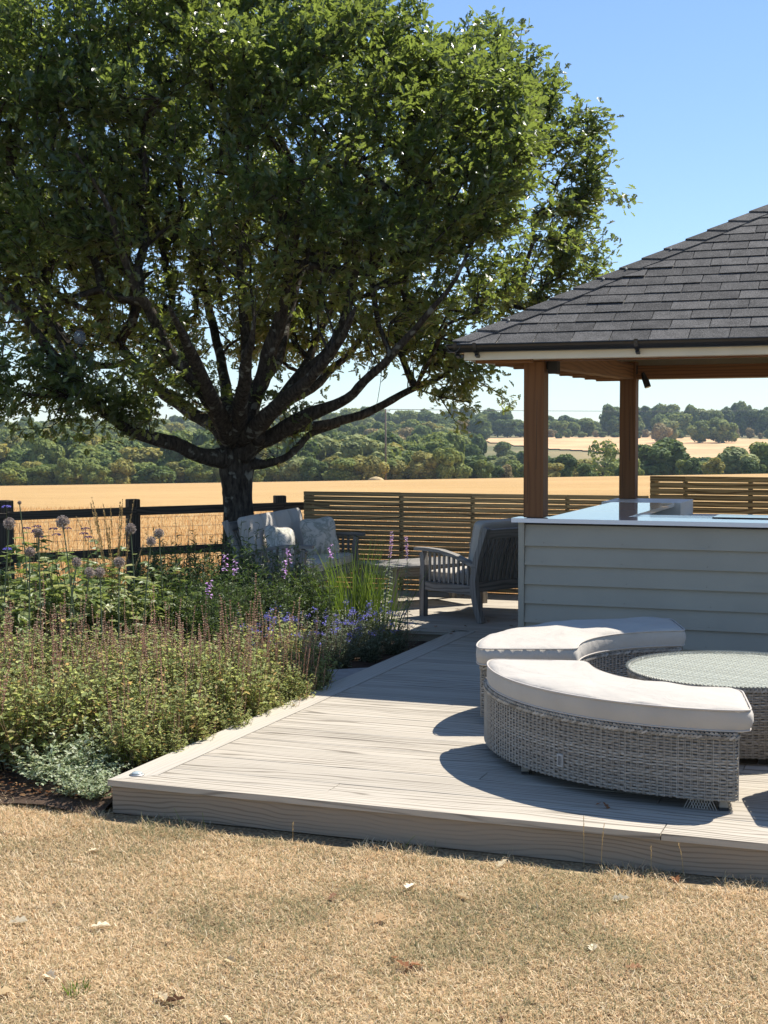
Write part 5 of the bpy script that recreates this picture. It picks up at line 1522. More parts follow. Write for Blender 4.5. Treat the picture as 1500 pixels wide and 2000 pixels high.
# valley wood
polys = [[(a, b) for a, b in P] for P in FAR_FIELDS.values()]
def clear(s, t, m=6):
    return not any(in_poly((s + ds, t + dt), P) for P in polys for ds, dt in ((0, 0), (m, 0), (-m, 0), (0, m), (0, -m)))
cnt = 0
x = -80
for (s_, step, hlo, hhi, x0, x1) in ((238, 30, 6.0, 8.5, -20, 860), (262, 34, 8, 11, -20, 900), (300, 36, 9, 12.5, -20, 930), (345, 36, 9, 12, -20, 930), (335, 34, 5, 7, 955, 1120), (330, 36, 4.5, 6.5, 1200, 1520)):
    x = x0
    while x < x1:
        s = s_ + rng.uniform(-12, 12); t = px(s, x)
        if clear(s, t): far_tree('valley', s, t, rng.uniform(hlo, hhi), rng.uniform(7, 11), rng.choice(['dark', 'mid', 'mid', 'dark', 'pale', 'olive'], p=[.2, .28, .15, .1, .10, .17]))
        x += step * rng.uniform(0.7, 1.3)
for (s_, step, hlo, hhi, x0, x1) in ((395, 30, 8, 11, -20, 960), (445, 28, 8, 11, -20, 930), (500, 26, 8, 11, -20, 930), (560, 25, 8, 11.5, -20, 960), (425, 30, 6, 9, 1010, 1060), (470, 30, 5, 8, 1500, 1560)):
    x = x0
    while x < x1:
        s = s_ + rng.uniform(-18, 18); t = px(s, x)
        if clear(s, t): far_tree('slope', s, t, rng.uniform(hlo, hhi), rng.uniform(8, 13), rng.choice(['dark', 'mid', 'pale', 'olive', 'dry'], p=[.3, .38, .14, .12, .06]))
        x += step * rng.uniform(0.7, 1.35)
for (s_, step, hlo, hhi, x0, x1) in ((660, 24, 9, 13, -20, 1520), (730, 24, 10, 15, -20, 1520)):
    x = x0
    while x < x1:
        s = s_ + rng.uniform(-20, 20); t = px(s, x)
        hh = rng.uniform(hlo, hhi) * (0.72 if x < 330 else 1.0) * (1.12 if x > 1240 else 1.0) * (0.72 if 990 < x < 1170 else 1)
        if clear(s, t): far_tree('skyline', s, t, hh, rng.uniform(10, 15), rng.choice(['dark', 'mid', 'pale'], p=[.55, .38, .07]))
        x += step * rng.uniform(0.7, 1.35)
x = 1040
while x < 1500:
    s = rng.uniform(612, 640) if x < 1260 else rng.uniform(600, 625)
    far_tree('row', s, px(s, x), rng.uniform(2.5, 4.5), rng.uniform(3.5, 6), rng.choice(['dark', 'mid', 'dry'])); x += rng.uniform(12, 30)

# utility pole and wires
m_pole = plain('pole_timber', (0.16, 0.13, 0.10), 0.9, 0.2)
pole = thing('utility_pole', 'thin timber utility pole standing at the far edge of the wheat field', 'pole', (-72.9, 193.9, -5.4))
mb = MB(); mb.tube([(0, 0, -0.6), (0, 0, 10.2)], [0.15, 0.11], 10); mb.build('shaft', m_pole, pole)
mb = MB(); mb.bar((-0.8, 0.3, 9.9), (0.8, -0.3, 9.9), 0.1, 0.1); mb.build('crossarm', m_pole, pole)
for q in (-0.7, 0.0, 0.7):
    mb = MB(); mb.tube([(q, -q * 0.375, 9.95), (q, -q * 0.375, 10.15)], 0.045, 7); mb.build('insulator', m_stone, pole)
m_cable = plain('dark_cable', (0.10, 0.10, 0.11), 0.6, 0.05)
for k, q in enumerate((-0.7, 0.7)):
    a_ = Vector((-72.9 + q, 193.9 - q * .375, 4.75)); b_ = Vector((-4.0 + q, 345.0, 6.4)); c_ = b_ + (b_ - a_) * 0.8
    pts = []
    for u in np.linspace(0, 1, 14): p = a_.lerp(b_, u); pts.append((p.x, p.y, p.z - 0.9 * 4 * u * (1 - u) * 0.5))
    for u in np.linspace(0.1, 1, 9): p = b_.lerp(c_, u); pts.append((p.x, p.y, p.z - 0.4 * 4 * u * (1 - u)))
    mb = MB(); mb.tube(pts, 0.028, 5)
    o = mb.build('power_line', m_cable); o['label'] = ('upper' if k else 'lower') + ' thin power line crossing the sky above the far trees'; o['category'] = 'cable'
# small heap of straw on the ridge
m_straw = plain('straw_heap', (0.50, 0.36, 0.17), 0.95, 0.3, 3, 0.8, 8)
mb = MB(); a = np.arange(14) * 2 * math.pi / 14
mb.loft([np.c_[r_ * np.cos(a) * 1.5 * rng.uniform(.85, 1.1, 14), r_ * np.sin(a), np.full(14, z)] for r_, z in ((0.8, -0.3), (0.75, 0.15), (0.5, 0.4), (0.2, 0.55), (0.03, 0.6))], smooth=True)
o = mb.build('straw_heap', m_straw, None, (-70.2, 182.9, float(ground(195.9, -1.1)))); o['label'] = 'small pale heap of straw on the ridge of the wheat field'; o['category'] = 'heap'

# ================================================================== FLOWER BED
m_sal = leafy('salvia_leaf', [(0.0, (0.13, 0.16, 0.05)), (0.45, (0.235, 0.28, 0.095)), (0.8, (0.36, 0.40, 0.17)), (1.0, (0.40, 0.31, 0.13))], 0.42, None, 0.6, 0.2)
m_stem = leafy('green_stem', [(0.0, (0.07, 0.075, 0.03)), (0.5, (0.12, 0.12, 0.05)), (1.0, (0.19, 0.12, 0.07))], 0.0, rough=0.7, spec=0.2)
m_seed = leafy('red_brown_seed_spike', [(0.0, (0.28, 0.15, 0.10)), (0.5, (0.46, 0.28, 0.19)), (1.0, (0.56, 0.42, 0.29))], 0.2, None, 0.8, 0.1)
m_anem = leafy('lobed_leaf', [(0.0, (0.08, 0.12, 0.03)), (0.5, (0.17, 0.22, 0.065)), (0.9, (0.30, 0.33, 0.14)), (1.0, (0.42, 0.42, 0.22))], 0.3, None, 0.45, 0.4)
m_pen = leafy('dark_narrow_leaf', [(0.0, (0.03, 0.055, 0.015)), (0.5, (0.06, 0.10, 0.028)), (1.0, (0.12, 0.165, 0.05))], 0.3, None, 0.5, 0.3)
m_blade = leafy('bright_grass_blade', [(0.0, (0.045, 0.085, 0.016)), (0.5, (0.085, 0.14, 0.026)), (1.0, (0.17, 0.21, 0.06))], 0.4, None, 0.45, 0.3)
m_cary = leafy('grey_green_leaf', [(0.0, (0.085, 0.105, 0.06)), (0.5, (0.16, 0.19, 0.115)), (1.0, (0.26, 0.29, 0.19))], 0.25, None, 0.6, 0.2)
m_blue = leafy('violet_blue_petal', [(0.0, (0.13, 0.11, 0.36)), (0.5, (0.24, 0.20, 0.55)), (1.0, (0.40, 0.35, 0.68))], 0.3, None, 0.6, 0.2)
m_pink = leafy('lilac_pink_petal', [(0.0, (0.42, 0.20, 0.46)), (0.5, (0.60, 0.36, 0.62)), (1.0, (0.75, 0.55, 0.74))], 0.3, None, 0.6, 0.2)
m_purple = leafy('dark_purple_petal', [(0.0, (0.05, 0.03, 0.07)), (0.5, (0.10, 0.06, 0.14)), (1.0, (0.2, 0.13, 0.30))], 0.2, None, 0.7, 0.1)
m_varieg = leafy('variegated_leaf', [(0.0, (0.11, 0.16, 0.07)), (0.4, (0.22, 0.28, 0.14)), (0.75, (0.42, 0.47, 0.30)), (1.0, (0.58, 0.59, 0.44))], 0.3, None, 0.55, 0.25)
m_head = leafy('globe_seed_head', [(0.0, (0.17, 0.125, 0.10)), (0.5, (0.38, 0.31, 0.26)), (1.0, (0.60, 0.53, 0.46))], 0.15, None, 0.8, 0.1)
m_straw_st = leafy('straw_stem', [(0.0, (0.24, 0.17, 0.08)), (0.5, (0.40, 0.30, 0.14)), (1.0, (0.55, 0.44, 0.23))], 0.2, None, 0.7, 0.15)
m_litter = leafy('dry_red_leaf', [(0.0, (0.10, 0.045, 0.02)), (0.5, (0.20, 0.10, 0.045)), (1.0, (0.34, 0.22, 0.10))], 0.2, None, 0.8, 0.1)
OCT_V = np.array([(1, 0, 0), (0, .55, 0), (0, 0, .55), (0, -.55, 0), (0, 0, -.55), (-.6, 0, 0)]); OCT_F = [(0, 1, 2), (0, 2, 3), (0, 3, 4), (0, 4, 1), (5, 2, 1), (5, 3, 2), (5, 4, 3), (5, 1, 4)]

def stem_paths(n, rbase, rtop, hlo, hhi, seg=6, droop=0.0):
    out = []
    for k in range(n):
        a = rng.uniform(0, 2 * math.pi); rb = rbase * math.sqrt(rng.random()); rt = rb / rbase * rtop * rng.uniform(0.7, 1.1) if rbase > 0 else rtop
        a2 = a + rng.normal(0, 0.35); h = rng.uniform(hlo, hhi) * rng.choice([1, 1, 1, 1.12]) * (1 - 0.25 * (rb / max(rbase, 1e-6)) ** 2)
        b_ = np.array([rb * math.cos(a), rb * math.sin(a), 0]); e_ = np.array([rt * math.cos(a2), rt * math.sin(a2), h])
        u = np.linspace(0, 1, seg)[:, None]
        p = b_ + (e_ - b_) * np.c_[u ** 1.3, u ** 1.3, u]
        p += np.c_[rng.normal(0, .006, (seg, 2)), np.zeros(seg)] * u
        p[:, 2] -= droop * h * (u[:, 0] ** 3)
        out.append(p)
    return out
def along(p, u):
    seg = len(p) - 1; x = np.clip(u, 0, 0.9999) * seg; i = x.astype(int); f = (x - i)[:, None]
    return p[i] * (1 - f) + p[i + 1] * f, p[np.minimum(i + 1, seg)] - p[i]
def leaves_on(paths, per, u0, llo, lhi, tmpl, mb, droop=0.2, tmu=0.5, tsd=0.2, spread=1.0, redbase=0.0):
    P = []; D = []; TT = []; SZ = []
    for p in paths:
        u = rng.uniform(u0, 1, per); q, t_ = along(p, u); t_ = t_ / (np.linalg.norm(t_, axis=1)[:, None] + 1e-9)
        a = rng.uniform(0, 2 * math.pi, per); o = np.c_[np.cos(a), np.sin(a), rng.normal(0.1, 0.35, per)]
        d = o * spread + t_ * 0.5; d[:, 2] -= droop
        P.append(q); D.append(d); SZ.append(rng.uniform(llo, lhi, per) * (1.1 - 0.45 * u ** 2))
        tt = rng.normal(tmu, tsd, per)
        if redbase: tt = np.where(rng.random(per) < redbase * (1 - u), 1.0, tt)
        TT.append(tt)
    P = np.concatenate(P); D = np.concatenate(D); TT = np.clip(np.concatenate(TT), 0, 1); SZ = np.concatenate(SZ)
    fr = frames(D, np.array([0, 0, 1.0]) + rand_dirs(len(P)) * 0.45)
    mb.inst(tmpl[0], tmpl[1], P, fr, SZ, TT)
def stems_mb(paths, r0, r1, mb=None, tint=(0.2, 0.8)):
    mb = mb or MB()
    for p in paths: mb.tube(p, np.linspace(r0, r1, len(p)), 3, False, tint=float(rng.uniform(*tint)))
    return mb
def proto(name, parts):
    return [(n, mb.mesh(n, m)) for n, mb, m in parts]
def place(pr, name, label, cat, loc, rz, sc, group=None):
    o = thing(name, label, cat, loc, rz, group); o.scale = (sc, sc, sc * rng.uniform(0.92, 1.08))
    for n, me in pr: obj(n, me, o, kind='stuff')
    return o

# salvia clumps with faded seed spikes
SAL = []
for v in range(5):
    paths = stem_paths(105, 0.10, 0.26, 0.26, 0.47, 6)
    fo = MB(); leaves_on(paths, 13, 0.12, 0.022, 0.052, (DIAMOND_V * [1, 1.15, 1.3], DIAMOND_F), fo, 0.15, 0.55, 0.27, redbase=0.10)
    st = stems_mb(paths, 0.0026, 0.0012, tint=(0.45, 1.0))
    sp = MB()
    for p in rng.permutation(len(paths))[: (22, 15, 9, 4, 6)[v]]:
        b_ = paths[p][-1] - np.array([0, 0, 0.04]); d = (paths[p][-1] - paths[p][-2]); d = d / np.linalg.norm(d) * 0.5 + np.array([0, 0, 1]); d /= np.linalg.norm(d)
        L = rng.uniform(0.14, 0.27); sp.tube([b_, b_ + d * L], [0.0014, 0.0008], 3, False, tint=0.5)
        nw = int(L / 0.0135); q = b_ + d * (np.linspace(0.12, 1, nw) * L)[:, None]
        qq = np.repeat(q, 3, 0); a = rng.uniform(0, 6.28, len(qq)); dd = np.c_[np.cos(a), np.sin(a), np.full(len(qq), 0.9)]
        sp.inst(OCT_V * [1, .8, .8], OCT_F, qq + dd * 0.002, frames(dd, (0, 0, 1)), rng.uniform(0.0045, 0.008, len(qq)), np.clip(rng.normal(0.5 + 0.3 * (v == 1), 0.2, len(qq)), 0, 1))
    SAL.append(proto('salvia', [('foliage', fo, m_sal), ('stems', st, m_stem), ('seed_spikes', sp, m_seed)]))
SG = 'salvia clumps filling the bed beside the deck'
SLAB = 'bushy grey green salvia clump with faded red brown seed spikes beside the deck'
def bed_z(x, y): return -0.10
pts = []
tries = 0
while len(pts) < 82 and tries < 6000:
    tries += 1
    x = rng.uniform(-6.6, -3.68); y = rng.uniform(5.86, 9.2)
    if y > 8.75 and x > -4.5: continue
    # stays short of the taller perennials at the back left
    if y > 7.9 + 0.5 * (x + 6.6) * 0.55: continue
    if x > -4.35 and x < -3.6 and y < 6.25: continue
    if all((x - a) ** 2 + (y - b_) ** 2 > 0.225 ** 2 for a, b_ in pts): pts.append((x, y))
for (x, y) in pts:
    sc = rng.uniform(1.02, 1.36) * (0.80 if x > -3.95 else 1.0) * (0.86 if y > 7.6 else 1.0)
    spiky = y > 7.5 + 0.15 * math.sin(x * 3) or (y > 7.0 and rng.random() < .35)
    vi = int(rng.integers(0, 2)) if spiky else int(rng.integers(2, 5))
    look = 'salvia clump thick with red brown seed spikes' if spiky else 'leafy grey green salvia clump with few seed spikes'
    where = 'spilling onto the deck border' if x > -3.95 else 'in the front row by the lawn' if y < 6.45 else 'near the deck border' if x > -4.4 else 'at the back below the lobed perennials' if y > 7.6 and x < -4.9 else 'in the middle of the bed' if x > -5.3 else 'at the far left of the bed'
    place(SAL[vi], 'salvia_clump', look + ', ' + where, 'plant', (x, y, bed_z(x, y)), rng.uniform(0, 6.28), sc, SG)

for (x, y) in [(-3.62, 6.75), (-3.60, 7.1), (-3.63, 7.42), (-3.58, 7.7), (-3.61, 8.0), (-3.60, 8.28), (-3.64, 6.45)]:
    place(SAL[int(rng.integers(2, 5))], 'salvia_clump', 'small trailing salvia sprig spilling over the left border of the deck', 'plant', (x, y, -0.12), rng.uniform(0, 6.28), rng.uniform(.42, .6), SG)
# pale variegated plants at the front corner
VAR_P = []
for v in range(2):
    paths = stem_paths(60, 0.06, 0.22, 0.08, 0.24, 5, 0.15)
    fo = MB(); leaves_on(paths, 16, 0.1, 0.02, 0.036, (OVATE_V, OVATE_F), fo, 0.1, 0.62, 0.2); st = stems_mb(paths, 0.0018, 0.001)
    VAR_P.append(proto('varieg', [('foliage', fo, m_varieg), ('stems', st, m_stem)]))
for k, (x, y, sc) in enumerate([(-3.90, 6.00, 1.0), (-4.12, 6.05, 1.15), (-3.76, 5.98, 0.8), (-3.98, 6.25, 1.3), (-3.70, 5.84, 0.62), (-3.82, 5.86, 0.7), (-4.2, 6.28, 1.15)]):
    place(VAR_P[k % 2], 'variegated_plant', 'low pale variegated plant spilling over the soil at the front corner of the deck', 'plant', (x, y, -0.12), rng.uniform(0, 6.28), sc, 'variegated plants by the deck corner')

# tall lobed leaf perennials
TRI_V = np.concatenate([OVATE_V * [1, .8, 1]] + [np.c_[(OVATE_V[:, 0] * c - OVATE_V[:, 1] * .8 * s_) * .8, (OVATE_V[:, 0] * s_ + OVATE_V[:, 1] * .8 * c) * .8, OVATE_V[:, 2]] for c, s_ in ((math.cos(.85), math.sin(.85)), (math.cos(-.85), math.sin(-.85)))])
TRI_F = [tuple(i + 7 * k for i in f) for k in range(3) for f in OVATE_F]
ANE = []
for v in range(3):
    paths = stem_paths(26, 0.10, 0.32, 0.5, 0.98, 7)
    fo = MB(); leaves_on(paths, 10, 0.22, 0.085, 0.165, (TRI_V, TRI_F), fo, 0.45, 0.5, 0.28); st = stems_mb(paths, 0.0045, 0.002)
    ANE.append(proto('ane', [('foliage', fo, m_anem), ('stems', st, m_stem)]))
for (x, y, sc) in [(-6.35, 8.3, .95), (-6.0, 8.1, .9), (-5.65, 8.15, .95), (-5.35, 8.35, .95), (-5.1, 8.5, .9), (-6.5, 8.8, 1.05), (-6.1, 8.75, 1.0), (-5.7, 8.7, 1.0), (-5.3, 8.85, 1.0), (-4.95, 8.85, .82), (-6.8, 8.3, 1.0), (-6.9, 9.2, 1.05), (-6.4, 9.4, 1.0), (-5.9, 9.3, 1.0), (-5.45, 9.35, .95), (-5.55, 7.75, .75), (-5.95, 7.65, .75)]:
    place(ANE[int(rng.integers(0, 3))], 'lobed_leaf_perennial', 'leafy perennial with lobed green leaves ' + ('at the left edge of the bed' if x < -6.2 else 'below the big left fence post' if x < -5.6 else 'between the two fence posts' if x < -5.25 else 'below the middle fence post'), 'plant', (x, y, -0.1), rng.uniform(0, 6.28), sc, 'leafy perennials by the rail fence')

# globe seed heads, one plant each
def globe_flower(pos, rad, label, tint_mu=0.5):
    x, y, z = pos; zb = -0.1; rad = rad * 1.2
    lean = np.array([rng.normal(0, .05), rng.normal(0, .05)])
    t = thing('globe_seed_head_plant', label, 'flower', (x - lean[0], y - lean[1], zb))
    H = z - zb
    pth = np.array([(lean[0] * u * u, lean[1] * u * u, H * u) for u in np.linspace(0, 1, 7)])
    mb = MB(); mb.tube(pth, np.linspace(0.006, 0.0038, 7), 5, False, tint=0.35); mb.build('stem', m_cary, t)
    c = pth[-1]
    mb = MB(); d = rand_dirs(170)
    mb.inst(np.array([(0.45, 0, 0), (0.8, 0.05, 0), (1.05, 0, 0), (0.8, -0.05, 0)]), [(0, 1, 2, 3)], np.repeat(c[None], 170, 0), frames(d, rand_dirs(170)), rad * rng.uniform(0.85, 1.1, 170), np.clip(rng.normal(tint_mu + 0.25, .2, 170), 0, 1))
    mb.inst(OCT_V * 0.16, OCT_F, c + d * rad * 0.92, frames(d, (0, 0, 1.0)), np.full(170, rad), np.clip(rng.normal(tint_mu, .2, 170), 0, 1))
    a = np.arange(10) * 2 * math.pi / 10
    mb.loft([np.c_[c[0] + rad * .72 * math.cos(f) * np.cos(a), c[1] + rad * .72 * math.cos(f) * np.sin(a), np.full(10, c[2] + rad * .72 * math.sin(f))] for f in (-1.4, -.8, -.3, .3, .8, 1.4)], True, tint=0.15)
    mb.build('flower_head', m_head, t)
    for k in range(5):
        u = 0.35 + 0.12 * k; p, _ = along(pth, np.array([u])); a_ = rng.uniform(0, 6.28)
        mb = MB(); d = np.array([[math.cos(a_), math.sin(a_), 0.2]])
        mb.inst(OAK_V * [1, 1.5, 1], OAK_F, p, frames(d, (0, 0, 1.0)), np.array([rng.uniform(.10, .17) * (1.2 - u)]), float(rng.uniform(.3, .8))); mb.build('leaf', m_anem, t)
GH = [((-5.689, 7.986, 1.036), .034, 'pale globe seed head in front of the big left fence post'),
      ((-5.075, 7.685, 1.077), .036, 'largest pale globe seed head, high above the leafy perennials'),
      ((-5.39, 7.882, 0.991), .028, 'brown globe seed head among the dark purple flowers'),
      ((-5.19, 8.705, 0.965), .033, 'grey globe seed head in front of the middle fence post'),
      ((-5.004, 8.774, 0.932), .030, 'grey globe seed head, right hand one of the pair beside the middle fence post'),
      ((-4.851, 8.402, 0.909), .028, 'grey globe seed head, lower one of the pair beside the middle fence post'),
      ((-4.985, 7.703, 0.824), .026, 'shaded globe seed head below the middle fence post to its left'),
      ((-4.734, 7.798, 0.823), .029, 'tan globe seed head straight below the middle fence post'),
      ((-4.69, 7.385, 0.799), .027, 'flattened pale globe seed head, left of a low pair'),
      ((-4.74, 7.579, 0.779), .027, 'flattened pale globe seed head, right of a low pair'),
      ((-5.148, 7.433, 0.907), .028, 'dark globe seed head low at the left end of the bed'),
      ((-5.806, 8.271, 1.16), .012, 'small dark globe bud on a tall bare stem above the top rail')]
for p, r_, l in GH: globe_flower(p, r_, l, 0.2 if 'dark' in l else 0.5)

# verbena: flat dark heads on thin stems
def verbena(loc, heads, label, mat):
    t = thing('verbena_plant', label, 'flower', loc)
    for h in heads:
        e_ = np.array(h) - np.array(loc); b_ = np.array([e_[0] * 0.25, e_[1] * 0.25, 0])
        pth = np.array([b_ + (e_ - b_) * np.array([u ** 1.5, u ** 1.5, u]) for u in np.linspace(0, 1, 6)])
        mb = MB(); mb.tube(pth, np.linspace(.003, .0018, 6), 4, False, tint=.3); mb.build('stem', m_stem, t)
        mb = MB(); k = 46; q = rand_dirs(k, 0.1, 1.0) * np.array([.030, .030, .012]) + e_
        mb.inst(OCT_V, OCT_F, q, frames(rand_dirs(k), (0, 0, 1.0)), rng.uniform(.004, .008, k), np.clip(rng.normal(.5, .25, k), 0, 1)); mb.build('flower_head', mat, t)
verbena((-5.75, 8.05, -.1), [(-5.77, 8.07, 1.14), (-5.83, 8.02, 1.12), (-5.72, 8.0, 0.86), (-5.80, 7.9, .80)], 'violet verbena in front of the big left fence post', m_blue)
verbena((-5.55, 8.2, -.1), [(-5.76, 8.28, .98), (-5.58, 8.13, .97), (-5.50, 8.22, .985), (-5.62, 8.2, 1.0), (-5.66, 8.25, .97)], 'dark brown verbena heads just right of the big left fence post', m_purple)
verbena((-5.35, 8.3, -.1), [(-5.55, 8.46, .97), (-5.45, 8.18, .95), (-5.45, 7.97, .95), (-5.30, 8.30, .985), (-5.25, 8.2, .96), (-5.18, 8.15, .94)], 'dark brown verbena heads behind the largest globe seed head', m_purple)

# reed grass with feathery tops
t = thing('reed_grass', 'tan feathery reed grass rising in front of the fence rails', 'grass plant', (-5.62, 9.2, -.1))
for k in range(22):
    a = rng.uniform(0, 6.28); e_ = np.array([rng.normal(0, .16), rng.normal(0, .14), rng.uniform(.86, 1.27)])
    pth = np.array([(e_[0] * u ** 1.6, e_[1] * u ** 1.6, e_[2] * u) for u in np.linspace(0, 1, 7)])
    mb = MB(); mb.tube(pth, np.linspace(.0022, .0012, 7), 3, False, tint=.4); n_ = 42
    u = rng.uniform(.80, 1, n_); q, tt_ = along(pth, u); dd = tt_ / np.linalg.norm(tt_, axis=1)[:, None] + rand_dirs(n_) * .4
    mb.inst(DIAMOND_V, DIAMOND_F, q, frames(dd, (0, 0, 1.0)), rng.uniform(.012, .026, n_), rng.uniform(.0, .5, n_)); mb.build('seed_stalk', m_straw_st, t)
mb = MB()
def blades(mb, n, rbase, llo, lhi, lean, width, tlo=0.2, thi=0.8, seg=6):
    for k in range(n):
        a = rng.uniform(0, 6.28); b_ = np.array([rbase * math.sqrt(rng.random()) * math.cos(a), rbase * math.sqrt(rng.random()) * math.sin(a), 0])
        L = rng.uniform(llo, lhi); a2 = a + rng.normal(0, .6); ln = abs(rng.normal(0, lean)) + .05; cur = rng.uniform(.2, 1.0) * lean * 1.6
        u = np.linspace(0, 1, seg); ang = ln + cur * u ** 2
        dx = np.cumsum(np.sin(ang)) / seg * L; dz = np.cumsum(np.cos(ang)) / seg * L
        p = b_ + np.c_[dx * math.cos(a2), dx * math.sin(a2), dz]; sd = np.array([-math.sin(a2 + .6), math.cos(a2 + .6), 0])
        w = width * (1 - u ** 2.2) * .5 + .0004
        V = np.concatenate([p - sd * w[:, None], p + sd * w[:, None]]); F = [(i, i + 1, seg + i + 1, seg + i) for i in range(seg - 1)]
        mb.add(V, F, float(rng.uniform(tlo, thi)))
blades(mb, 90, .07, .3, .6, .25, .006); mb.build('blades', m_blade, t, kind='stuff')

# bright grass tufts
def tuft(loc, n, llo, lhi, label):
    t = thing('grass_tuft', label, 'grass plant', loc); mb = MB(); blades(mb, n, .11, llo, lhi, .20, .0075); mb.build('blades', m_blade, t, kind='stuff')
tuft((-4.18, 10.35, -.1), 200, .50, .98, 'tall bright green grass tuft in front of the coffee table')
tuft((-4.02, 10.55, -.1), 120, .45, .85, 'bright green grass tuft leaning right of the tall one')
tuft((-4.95, 8.95, -.1), 70, .4, .82, 'arching bright green grass tuft among the salvia seed spikes')

# dark green penstemons with pink flower stems
PEN = []
for v in range(3):
    paths = stem_paths(48, 0.10, 0.26, 0.5, 0.92, 6)
    fo = MB(); leaves_on(paths, 26, 0.08, 0.045, 0.085, (OVATE_V * [1, .42, 1], OVATE_F), fo, 0.05, 0.45, 0.22); st = stems_mb(paths, 0.003, 0.0014)
    PEN.append(proto('pen', [('foliage', fo, m_pen), ('stems', st, m_stem)]))
for (x, y, sc) in [(-4.95, 8.75, .92), (-4.62, 8.72, .88), (-4.4, 8.6, .78), (-5.3, 9.7, 1.0), (-5.0, 9.55, .95), (-4.7, 9.5, .95), (-4.42, 9.6, .88), (-5.2, 10.1, 1.05), (-4.85, 10.0, 1.0), (-4.55, 10.05, .95), (-5.5, 10.3, 1.1), (-5.05, 10.5, 1.05), (-4.7, 10.45, .98), (-4.5, 10.5, .85), (-5.7, 9.9, 1.0), (-5.9, 10.5, 1.05), (-5.4, 10.75, 1.05), (-4.9, 10.8, .95), (-4.35, 9.95, .85), (-4.72, 9.15, .85), (-4.5, 9.2, .8), (-6.3, 10.2, 1.0), (-6.2, 10.8, 1.0)]:
    place(PEN[int(rng.integers(0, 3))], 'penstemon_plant', 'dark green narrow leaved penstemon ' + ('behind the salvia spikes' if y < 9.3 else 'beside the bright grass tuft' if x > -4.6 else 'in front of the sofa' if x > -5.25 else 'left of the sofa below the oak trunk'), 'plant', (x, y, -.1), rng.uniform(0, 6.28), sc, 'dark green penstemons in front of the sofa')
def truss(loc, label, mat, n=26, L=.12, sz=.018):
    x, y, z = loc; t = thing('flowering_stem', label, 'flower', (x, y, -.1)); H = z + .1
    pth = np.array([(.03 * u * u, -.02 * u * u, (H + L * .3) * u) for u in np.linspace(0, 1, 7)])
    mb = MB(); mb.tube(pth, np.linspace(.0035, .002, 7), 4, False, tint=.2); mb.build('stem', m_stem, t)
    u = rng.uniform(1 - L / H, 1, n); q, _ = along(pth, u); a = rng.uniform(0, 6.28, n); dd = np.c_[np.cos(a), np.sin(a), rng.normal(-.1, .3, n)]
    mb = MB(); mb.inst(OVATE_V * [1, 1.6, 1], OVATE_F, q + dd * .008, frames(dd, np.array([0, 0, 1.]) + rand_dirs(n) * .4), sz * rng.uniform(.7, 1.3, n), np.clip(rng.normal(.55, .25, n), 0, 1)); mb.build('flower_truss', mat, t, kind='stuff')
    fo = MB(); leaves_on([pth], 18, .3, .04, .07, (OVATE_V * [1, .42, 1], OVATE_F), fo); fo.build('stem_leaves', m_pen, t, kind='stuff')
for p, l in [((-4.33, 9.45, .78), 'tallest lilac pink flower stem in front of the sofa arm'), ((-4.67, 9.1, .74), 'lilac pink flower stem left of the sofa'), ((-4.60, 9.12, .705), 'short lilac pink flower stem just right of the one left of the sofa'),
             ((-4.15, 8.98, .72), 'pale pink flower stem below the sofa arm'), ((-4.40, 8.34, .64), 'small dusky pink flower stem above the salvia spikes'), ((-4.12, 9.74, .78), 'lilac flower stem in front of the upright patterned pillow')]:
    truss(p, l, m_pink)

# blue flowered shrubs at the deck edge
CAR = []
for v in range(3):
    paths = stem_paths(62, 0.08, 0.27, 0.25, 0.46, 6)
    fo = MB(); leaves_on(paths, 20, 0.1, 0.022, 0.045, (OVATE_V * [1, .8, 1], OVATE_F), fo, 0.15, 0.5, 0.22); st = stems_mb(paths, 0.0026, 0.0013)
    fl = MB()
    for p in rng.permutation(len(paths))[:17]:
        k = 20; q = paths[p][-1] + rng.normal(0, .013, (k, 3)) * [1, 1, .7] + [0, 0, .008]
        fl.inst(OVATE_V * [1, 1.5, 1], OVATE_F, q, frames(rand_dirs(k, -.2, 1), np.array([0, 0, 1.]) + rand_dirs(k) * .5), rng.uniform(.007, .014, k), np.clip(rng.normal(.5, .25, k), 0, 1))
    CAR.append(proto('car', [('foliage', fo, m_cary), ('stems', st, m_stem), ('flower_clusters', fl, m_blue)]))
for (x, y, sc) in [(-4.2, 9.15, 1.0), (-3.98, 9.55, .92), (-4.3, 9.55, 1.1), (-3.86, 9.9, .85), (-4.08, 9.98, 1.0), (-3.80, 10.3, .8), (-4.0, 10.35, .9), (-4.42, 9.2, 1.0), (-4.38, 8.85, .85)]:
    place(CAR[int(rng.integers(0, 3))], 'blue_flowered_shrub', 'low grey green shrub with violet blue flower clusters along the deck edge', 'shrub', (x, y, -.1), rng.uniform(0, 6.28), sc, 'blue flowered shrubs along the deck edge')

